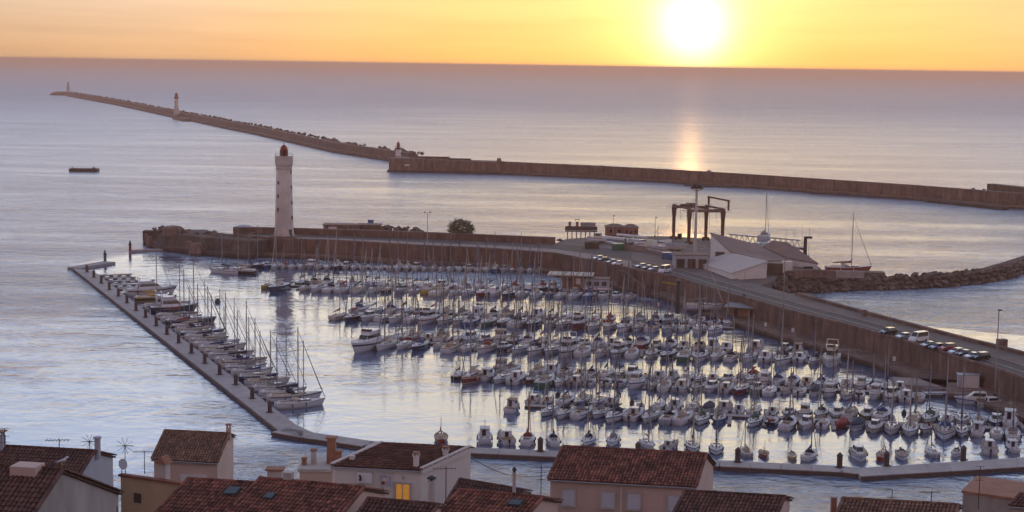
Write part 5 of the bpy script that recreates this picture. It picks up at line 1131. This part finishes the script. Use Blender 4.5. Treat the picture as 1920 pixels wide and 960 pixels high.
def ridge_tiles(parent, A, B, mat, r=.12):
    d = B - A; n_ = max(2, int(d.length / .42)); u = d.normalized(); mb = MB(); sd = Vector((-u.y, u.x, 0)).normalized(); up = u.cross(sd)
    if up.z < 0: up = -up
    for i in range(n_):
        p0 = A + d * (i / n_); p1 = A + d * ((i + 1.06) / n_); rings = [[p + sd * (r * k_ * math.cos(a)) + up * (r * k_ * math.sin(a)) for a in [math.pi * j / 6 for j in range(7)]] for p, k_ in ((p0, 1.08), (p1, .92))]
        mb.loft(rings, False)
    mb.build('ridge_tiles', mat, parent)['kind'] = 'stuff'
def house(name, label, r0, r1, D, e0, pitch, wall, tilem, wallh=6.5, back=True, single=0, cat='house', runb=None, over=.3, bd=None):
    R0 = PD(*r0, D); R1 = W(*r1, R0.z)
    u = (R1 - R0); Wd = u.length; u = u.normalized(); n_ = Vector((u.y, -u.x, 0))
    if n_.y > 0: n_ = -n_
    lo, hi = .05, 8.0
    for _ in range(40):                                  # fall of the roof that gives this pitch
        drop = (lo + hi) / 2; E0 = W(*e0, R0.z - drop); run = (E0 - R0).dot(n_)
        if drop > pitch * run: hi = drop
        else: lo = drop
    sv = Vector((E0.x - R0.x, E0.y - R0.y, 0)); run = sv.length; n_ = sv.normalized()      # the plot may be skewed
    runb = run if runb is None else runb; dropb = drop * runb / run if bd is None else bd
    t = thing(name, label, cat, (R0.x, R0.y, R0.z - drop - wallh)); O = Vector(t.location)
    L0 = R0 - O; L1 = R1 - O; zt = Vector((0, 0, 1))
    F0 = L0 + n_ * run - zt * drop; F1 = L1 + n_ * run - zt * drop; G0 = L0 - n_ * runb - zt * dropb; G1 = L1 - n_ * runb - zt * dropb
    i0, i1 = u * .12, -u * .12; nf = -n_ * over; nb = n_ * over
    dz = zt * .14
    # wall shell: pentagonal prism along the ridge
    def sec(o, a, b, c): return [a + o + nf - dz + zt * (over * drop / run), c + o - dz, b + o + nb - dz + zt * (over * drop / run), Vector((b.x, b.y, -3)) + o + nb, Vector((a.x, a.y, -3)) + o + nf]
    MB().loft([[tuple(q) for q in sec(i0, F0, G0, L0)], [tuple(q) for q in sec(i1, F1, G1, L1)]]).build('wall', wall, t)
    rf = MB().slab(L0, L1, F1, F0, .12).build('roof', M['tileu'], t)
    dw = (F0 - L0); sl = dw.length; tiles(rf, L0, u, dw.normalized(), Wd, sl, tilem, single=single)
    if back:
        rf2 = MB().slab(L1, L0, G0, G1, .12).build('roof', M['tileu'], t); dw = G0 - L0; tiles(rf2, L0 + zt * .0, u, dw.normalized(), Wd, dw.length, tilem)
    ridge_tiles(rf, L0 + zt * .05, L1 + zt * .05, tilem)
    for a, b in ((L0, F0), (L1, F1), (L0, G0), (L1, G1)): ridge_tiles(rf, a + zt * .05, b + zt * .05, tilem, .1)
    mb = MB(); q0, q1 = F0 + n_ * .06 - zt * .1, F1 + n_ * .06 - zt * .1; mb.tube(q0, q1, .07, n=6); mb.build('gutter', M['galv'], t)
    t['_'] = 0; del t['_']
    return t, dict(u=u, n=n_, F0=F0, F1=F1, L0=L0, L1=L1, G0=G0, G1=G1, run=run, drop=drop, W=Wd, O=O, over=over, sl=sl)
def front(h, t, nm, s, z, w, hgt, mat, out=.03, dep=.12, child=None):
    """piece on the front wall: s metres along, z below the eave"""
    g = h; c = g['F0'] + g['u'] * s - g['n'] * (g['over'] - out) - Vector((0, 0, z)); az = math.atan2(g['u'].y, g['u'].x)
    return MB().box((c.x, c.y, c.z), (w, dep, hgt), az).build(nm, mat, child or t)
def window(h, t, s, z, w, hgt, mat=None):
    o = front(h, t, 'window', s, z, w, hgt, mat or M['shutter'], .0, .14); front(h, t, 'frame', s, z - hgt / 2 - .06, w + .2, .12, M['plaster'], .03, .2, o); front(h, t, 'sill', s, z + hgt / 2 + .05, w + .25, .09, M['plaster'], .06, .28, o)
    for k_ in (-1, 1): front(h, t, 'frame', s + k_ * (w / 2 + .04), z, .08, hgt, M['plaster'], .03, .2, o)
    if mat is None:
        n_ = 9
        for i in range(n_): front(h, t, 'slat', s, z - hgt / 2 + hgt * (i + .5) / n_, w - .04, hgt / n_ * .62, M['shutter'], .02, .14, o)
def chimney(parent, h, s, d, w=.55, hh=1.1, mat=None, cap=True, kind='chimney', back=False):
    """s along the ridge, d metres down the front slope"""
    g = h; f = d / g['run']; e = g['G0'] if back else g['F0']; c = g['L0'] + g['u'] * s + (e - g['L0']) * f; az = math.atan2(g['u'].y, g['u'].x)
    o = MB().box((c.x, c.y, c.z + hh / 2 - .3), (w, w * .8, hh + .6), az).build(kind, mat or M['plaster'], parent)
    if cap:
        for a in (-1, 1):
            for b in (-1, 1): q = c + g['u'] * (a * w * .36) + g['n'] * (b * w * .28); MB().box((q.x, q.y, c.z + hh + .12), (.1, .1, .26), az).build('pier', mat or M['plaster'], o)
        MB().box((c.x, c.y, c.z + hh + .29), (w * 1.25, w * 1.1, .09), az).build('cap', M['potter'], o)
    return o
def skylight(parent, h, s, d, w=.8, l=.9):
    g = h; dn_ = (g['F0'] - g['L0']).normalized(); up = g['u'].cross(dn_); up = up if up.z > 0 else -up; c = g['L0'] + g['u'] * s + dn_ * d
    def q(k_, mat, nm, z, par):
        P = [c + g['u'] * (a * w / 2 * k_) + dn_ * (b * l / 2 * k_) + up * z for a, b in ((-1, -1), (1, -1), (1, 1), (-1, 1))]; return MB().slab(*P, .16).build(nm, mat, par)
    o = q(1.15, M['iron'], 'skylight', .16, parent); q(.95, M['glass'], 'pane', .19, o)
def aerial(label, px, py, D, h_, kind=0, base=None):
    p = PD(px, py, D); t = thing('roof_aerial', label, 'aerial', p)
    MB().tube((0, 0, -.6), (0, 0, h_), .03, .025, 5).build('pole', M['iron'], t)
    mb = MB()
    if kind == 0:
        mb.tube((-.75, .1, h_ - .15), (.55, -.1, h_ - .05), .02, n=4)
        for i in range(7): x = -.7 + i * .2; mb.tube((x, -.25, h_ - .12), (x, .28, h_ - .1), .014, n=4)
    elif kind == 1:
        mb.tube((-.5, 0, h_ - .1), (.5, 0, h_ - .05), .02, n=4)
        for i in range(10):
            a = i * math.pi / 5; mb.tube((0, 0, h_ - .1), (.6 * math.cos(a), 0, h_ - .1 + .55 * math.sin(a)), .014, n=4)
    elif kind == 2:
        for k_ in (0, .5, .9): mb.tube((-.3, 0, h_ - k_), (.3, .05, h_ - k_), .016, n=4)
    mb.build('dipoles', M['iron'], t); return t

# left foreground house with the weathered roof and big plain gable
t, h = house('town_house', 'weathered house with mossy dark tiles and a big plain gable, bottom left', (-120, 868), (118, 882), 76, (-195, 965), .38, M['wallg'], M['tile3'], 7, True, 280, runb=7.6, bd=3.15)
chimney(t, h, h['W'] - 1.7, .25, 1.3, .35, M['wallc'], False, 'ridge_box')
MB().tube(h['G1'] + Vector((-.2, -.5, -.6)), h['G1'] + Vector((-.2, -.5, -7)), .05).build('downpipe', M['iron'], t)
# house behind it
t, h = house('town_house', 'house with dark plain roof and blue grey gable behind the bottom left house', (-60, 834), (178, 847), 102, (-110, 900), .32, M['wallb'], M['tile3'], 7, True)
q = h['L1'] - h['n'] * .5; MB().lathe([(.2, -.6), (.2, .75), (.27, .76), (.27, .86)], 10, tuple(q)).build('flue', M['wallb'], t); chimney(t, h, 2.35, .3, .6, .9, M['wallb'])
t, h = house('town_house', 'square house with pale tiled roof standing alone by the water', (309, 808), (430, 814), 128, (284, 861), .32, M['wallc'], M['tile2'], 7, True, runb=2.3)
front(h, t, 'pale_panel', 3.4, 1.6, 2.2, 1.0, M['wallw']); chimney(t, h, h['W'] - .1, -.2, .35, .4, M['wallc'])
# low ochre house with parapet
a, b = PD(226, 886, 100), PD(480, 905, 96)
t = thing('town_house', 'low ochre walled house with small dark window, left of the red roof', 'house', (a.x, a.y, a.z - 9)); d = b - a; az = math.atan2(d.y, d.x); Lw = d.length
o = link('wall', MB().add([(0, 0, 0), (Lw, 0, 0), (Lw, 5, 0), (0, 5, 0), (0, 0, 8.8), (Lw, 0, 8.8), (Lw, 5, 6.4), (0, 5, 6.4)], [(3, 2, 1, 0), (4, 5, 6, 7), (0, 1, 5, 4), (1, 2, 6, 5), (2, 3, 7, 6), (3, 0, 4, 7)]).mesh('wall', M['wallo']), t, None, az); o2 = link('parapet_tiles', MB().box((Lw / 2, .0, 8.86), (Lw + .1, .4, .14), 0).mesh('parapet_tiles', M['tile']), t, None, az)
o = link('window', MB().box((1.3, -.02, 7.5), (.5, .12, .6)).mesh('window', M['dstone']), t, None, az)
for k_, (x, hh) in enumerate(((3.05, 1.3), (3.05, .01))): pass
o = link('chimney', MB().box((3.0, .5, 9.3), (.55, .5, 1.1)).mesh('chimney', M['plaster']), t, None, az); link('cap', MB().loft([[(2.6, .1, 9.85), (3.4, .1, 9.85), (3.4, .9, 9.85), (2.6, .9, 9.85)], [(2.95, .1, 10.3), (3.05, .1, 10.3), (3.05, .9, 10.3), (2.95, .9, 10.3)]]).mesh('cap', M['potter']), o)
# red roof, middle left
t, h = house('town_house', 'house with orange red tiled roof and skylight, bottom left of centre', (352, 899), (500, 908), 92, (270, 985), .32, M['wallo'], M['tile'], 6, True, runb=1.2); skylight(t, h, 3.3, 1.1, .75, .75)
t, h = house('town_house', 'house with long tiled roof and small skylight, bottom centre left', (487, 898), (682, 916), 88, (400, 990), .32, M['wallc'], M['tile'], 6, True, runb=3.2); skylight(t, h, 1.55, 1.75, .5, .55)
chimney(t, h, 1.7, .15, .5, .55, M['plaster'], False, back=True)
t, h = house('town_house', 'low dark tiled roof at the bottom centre below the lit window', (690, 936), (822, 948), 84, (645, 1000), .32, M['wallc'], M['tile3'], 5, True, runb=1.0)
# white house with mural
R0 = PD(715, 832.5, 112); R1 = W(880, 840.5, R0.z)
t, h = house('town_house', 'white house with mural, air conditioner and one lit window, bottom centre', (715, 832.5), (880, 840.5), 112, (622, 873.5), .32, M['wallw'], M['tile3'], 8, False, runb=.4, over=.12)
sh = h
front(h, t, 'window', 5.0, 1.62, .95, 1.1, M['litwin'], .0, .10); wo = t.children[-1]
for s_, z_, w_, h_ in ((5.0, .99, 1.25, .14), (5.0, 2.25, 1.25, .14), (4.44, 1.62, .14, 1.2), (5.56, 1.62, .14, 1.2), (5.0, 1.62, .07, 1.1)): front(h, t, 'frame', s_, z_, w_, h_, M['plaster'], .05, .14, wo)
ac = front(h, t, 'air_conditioner', 2.5, .68, 1.05, .72, M['white'], .25, .4); c = ac
g = h; q = g['F0'] + g['u'] * 2.3 + g['n'] * .34 - Vector((0, 0, .68)); MB().tube(q, q + g['n'] * .06, .24, .24, 16).build('fan_grille', M['iron'], ac); MB().tube(q + g['n'] * .06, q + g['n'] * .09, .07, .07, 10).build('fan_hub', M['white'], ac)
mu = front(h, t, 'mural', 3.8, .85, .98, .98, pm('mural_ground', (.56, .52, .54), .9, .1, 2.), .02, .05)
for s_, z_, w_, h_, m_ in ((3.63, .58, .5, .16, 'wallb'), (3.49, .8, .14, .42, 'wallb'), (3.6, 1.05, .26, .24, 'cov_red'), (4.1, .7, .16, .3, 'wallb'), (3.97, 1.08, .4, .38, 'wallb'), (3.73, .82, .2, .26, 'wallw')): front(h, t, 'painted_shape', s_, z_, w_, h_, M[m_], .03, .05, mu)
wr = front(h, t, 'wall_lettering', 3.35, 1.65, .62, .04, M['wallg'], .015, .03)
for i, (s_, z_, w_, h_) in enumerate(((3.09, 1.5, .1, .15), (3.23, 1.5, .11, .15), (3.35, 1.5, .07, .15), (3.11, 1.78, .13, .13), (3.26, 1.78, .1, .13), (3.41, 1.78, .08, .13), (3.55, 1.78, .12, .13))): front(h, t, 'letter', s_, z_, w_, h_, M['wallg'], .015, .03, wr)
q = g['F0'] + g['u'] * 3.57 - g['n'] * .1 - Vector((0, 0, 1.50)); star = []
for i in range(10):
    r_ = .11 if i % 2 == 0 else .045; a_ = math.pi / 2 + i * math.pi / 5; star.append(q + g['u'] * (r_ * math.cos(a_)) + Vector((0, 0, r_ * math.sin(a_))) + g['n'] * .0)
MB().add([tuple(v) for v in star] + [tuple(v + g['n'] * .03) for v in star], [tuple(range(10)), tuple(range(19, 9, -1))] + [(i, 10 + i, 10 + (i + 1) % 10, (i + 1) % 10) for i in range(10)]).build('star', M['iron'], wr)
q = g['F0'] + g['u'] * 5.0 - g['n'] * .1 - Vector((0, 0, .6)); MB().tube(q, q + g['n'] * .05, .13, .13, 14).build('wall_vent', M['plaster'], t)
front(h, t, 'shutter_box', 1.5, 1.35, 1.4, .3, M['plaster'], .06, .2)
for i in range(34): front(h, t, 'eave_tile_end', .12 + i * (h['W'] - .2) / 33, .16, .09, .07, M['wallw'], .34, .06)
chimney(t, h, 5.6, h['run'] - .5, .36, .75, M['wallw']); chimney(t, h, 5.9, 1.5, .36, .35, M['wallw']); chimney(t, h, .45, h['run'] - 1.2, .36, .3, M['wallw'], False)
zt = Vector((0, 0, 1))
for a_, b_ in ((h['L0'], h['F0']), (h['L1'], h['F1'])):
    MB().slab(a_ - h['u'] * .12 + zt * .22, a_ + h['u'] * .12 + zt * .22, b_ + h['u'] * .12 + zt * .22, b_ - h['u'] * .12 + zt * .22, .5).build('verge_coping', M['wallw'], t)
# rooftop terrace left of the white house with chimneys
p = PD(594, 878, 115); t = thing('town_house', 'small flat terrace roof with stone chimneys left of the white house', 'house', (p.x, p.y, p.z - 6)); MB().box((0, 1.5, 2.6), (2.4, 4, 6.6)).build('wall', M['wallc'], t); MB().box((0, 1.5, 6.0), (2.7, 4.3, .22)).build('roof', M['plaster'], t)
for x, y, w_, hh, m_ in ((-1.0, .6, .35, .55, 'potter'), (-.35, 1.0, .4, 1.1, 'plaster'), (.95, 1.2, .7, 2.0, 'potter'), (1.5, 1.0, .5, 1.0, 'potter')):
    o = MB().box((x, y, 6.0 + hh / 2), (w_, w_, hh), 0, .85).build('chimney', M[m_], t); MB().box((x, y, 6.05 + hh), (w_ * 1.2, w_ * 1.2, .1)).build('cap', M['potter'], o)
p = PD(516, 892, 92); t = thing('roof_chimney', 'wide pale chimney on the ridge of the long tiled roof', 'chimney', p); MB().box((0, 0, -.1), (.85, .6, .9)).build('shaft', M['plaster'], t); MB().box((0, 0, .42), (1.1, .8, .1)).build('cap', M['potter'], t)
# brown roofs right of the white house
t, h = house('town_house', 'small dark red roof right of the white house', (862, 900), (985, 921), 100, (835, 945), .32, M['wallc'], M['tile3'], 5, True, runb=1.4)
t, h = house('town_house', 'tiled roof with skylight at the bottom just right of centre', (862, 920), (1018, 934), 88, (800, 985), .32, M['wallc'], M['tile'], 5, True, runb=2.4); skylight(t, h, 3.7, .9, .7, .55)
for px, py, hh, w_, lb in ((809, 934, .9, .45, 'round topped dark chimney at the bottom centre'), (964, 914, .75, .22, 'thin chimney with metal cowl right of the white house')):
    p = PD(px, py, 90); t = thing('roof_chimney', lb, 'chimney', p); MB().lathe([(w_ * .5, -1.2), (w_ * .45, hh), (w_ * .6, hh + .02), (w_ * .55, hh + .14)], 10).build('shaft', M['plaster'], t); MB().lathe([(w_ * .62, hh + .25), (w_ * .6, hh + .34), (.05, hh + .45)], 10).build('cowl', M['iron'], t); MB().tube((0, 0, hh), (0, 0, hh + .3), .08).build('stem', M['iron'], t)
# big cream house right of centre
t, h = house('town_house', 'large cream house with red brown tiled roof and four shuttered windows', (1055, 838), (1325, 852), 115, (1027, 898), .32, M['wallc'], M['tile'], 8, True, runb=4.6, bd=1.9)
for s_ in (1.45, 4.25, 6.1, 8.95): window(h, t, s_, 1.35, .92, 1.12)
q = h['F0'] + h['u'] * 5.2 + h['n'] * (-.2); MB().tube(q - Vector((0, 0, .2)), q - Vector((0, 0, 6)), .05).build('downpipe', M['wallw'], t)
t, h = house('town_house', 'house with dark tiled roof in front of the cream house, bottom right of centre', (1284, 922), (1472, 932.5), 96, (1250, 985), .32, M['wallc'], M['tile3'], 6, True, runb=2.2)
t, h = house('town_house', 'brown tiled roof at the bottom right with small aerials', (1580, 935.5), (1797, 948), 98, (1560, 985), .32, M['wallc'], M['tile2'], 6, True, runb=2.2)
p = PD(1563, 945, 98); t = thing('roof_chimney', 'narrow brick chimney at the left end of the bottom right roof', 'chimney', p); MB().box((0, 0, -.4), (.32, .4, 1.7)).build('shaft', M['potter'], t); MB().box((0, 0, .48), (.42, .5, .08)).build('cap', M['plaster'], t)
a, b = PD(1806, 918.5, 104), PD(1990, 928, 101)
t = thing('town_house', 'tall plain grey rendered house end at the bottom right corner', 'house', (a.x, a.y, a.z - 9)); d = b - a; az = math.atan2(d.y, d.x); link('wall', MB().box((d.length / 2, 2.2, 4.4), (d.length, 4.4, 8.8)).mesh('wall', M['wallg']), t, None, az); link('parapet_tiles', MB().box((d.length / 2, 2.2, 8.88), (d.length + .2, 4.6, .16)).mesh('parapet_tiles', M['potter']), t, None, az)
t, h = house('town_house', 'small tiled lean-to roof at the right edge of the bottom corner', (1912, 928), (2010, 934), 95, (1892, 948), .32, M['wallc'], M['tile3'], 5, True, runb=.8)
for i, a in enumerate(((112, 880, 84, 1.7, 0), (235, 888, 100, 1.9, 1), (271, 872, 104, 1.0, 0), (168, 848, 103, .8, 1), (1014, 935, 88, 2.0, 2), (836, 935, 86, 1.8, 0), (1672, 942, 99, .8, 2), (1746, 946, 99, .9, 0), (1835, 938, 100, 2.2, 2), (9, 838, 100, 1.2, 2))):
    aerial(['tall aerial on the bottom left house beside the gull', 'fan shaped aerial above the ochre house', 'small aerial right of the fan shaped one', 'short aerial on the blue grey gabled house', 'tall thin aerial left of the cream house', 'aerial mast in front of the white house', 'short aerial on the bottom right roof, left one', 'short aerial on the bottom right roof, right one', 'tall aerial on the plain grey house at bottom right', 'thin aerial at the left edge of the picture'][i], *a)
p = PD(1383, 862, 150); 
# satellite dish, cable, gulls
p = PD(228, 884, 99); t = thing('satellite_dish', 'small pale satellite dish above the ochre house', 'satellite dish', p); MB().lathe([(.02, 0), (.2, .04), (.36, .14)], 14).build('dish', M['wallb'], t); t.children[0].rotation_euler = (1.25, 0, 1.0); t.children[0].location = (0, 0, .45); MB().tube((0, .05, -.3), (0, .02, .45), .03).build('bracket', M['iron'], t)
mb = MB(); A, B = PD(884, 856, 110), PD(1014, 893, 90); pr = A
for i in range(1, 15):
    f = i / 14; q = A.lerp(B, f) - Vector((0, 0, .5 * 4 * f * (1 - f))); mb.tube(pr, q, .025, n=4); pr = q
tag(mb.build('overhead_cable', M['iron']), 'dark overhead cable sagging from the white house across the water gap', 'cable')
def gull(label, px, py, D, rz):
    p = PD(px, py, D); t = thing('gull', label, 'gull', p, rz)
    MB().loft([[(x, r * math.cos(a), z + r * .9 * math.sin(a)) for a in [k_ * math.pi / 4 for k_ in range(8)]] for x, z, r in ((-.36, .22, .02), (-.22, .23, .07), (0, .25, .12), (.14, .30, .10), (.2, .38, .06), (.26, .43, .065), (.32, .42, .04), (.38, .40, .01))]).build('body', M['white'], t, True)
    for s in (-1, 1): MB().loft([[(.1, s * .10, .31), (.1, s * .125, .26), (.1, s * .11, .2)], [(-.2, s * .09, .29), (-.2, s * .11, .25), (-.2, s * .09, .2)], [(-.45, s * .02, .24), (-.45, s * .03, .23), (-.45, s * .02, .22)]]).build('wing', M['cov_grey'], t)
    for s in (-.04, .04): MB().tube((0, s, 0), (0, s, .16), .012, n=4).build('leg', M['cov_yellow'], t)
gull('grey and white gull standing on the roof ridge at bottom left', 117, 873, 84, .6); gull('gull standing on the tiles of the bottom left roof', 17, 930, 80, 2.5)

# ------------------------------------------------------------------ morning haze over the water
hz = MB().box((0, 300, 36.5), (130000, 130000, 79)).build('haze', None); hz['kind'] = 'stuff'; hz['label'] = 'thin warm morning haze over the harbour'
hm = bpy.data.materials.new('haze_air'); hm.use_nodes = True; hn = hm.node_tree; hn.nodes.remove(hn.nodes['Principled BSDF'])
pv = hn.nodes.new('ShaderNodeVolumePrincipled'); pv.inputs['Color'].default_value = (1.0, .60, .45, 1); pv.inputs['Density'].default_value = .00014; pv.inputs['Anisotropy'].default_value = .6
hn.links.new(pv.outputs[0], hn.nodes['Material Output'].inputs['Volume']); hz.data.materials.clear(); hz.data.materials.append(hm)
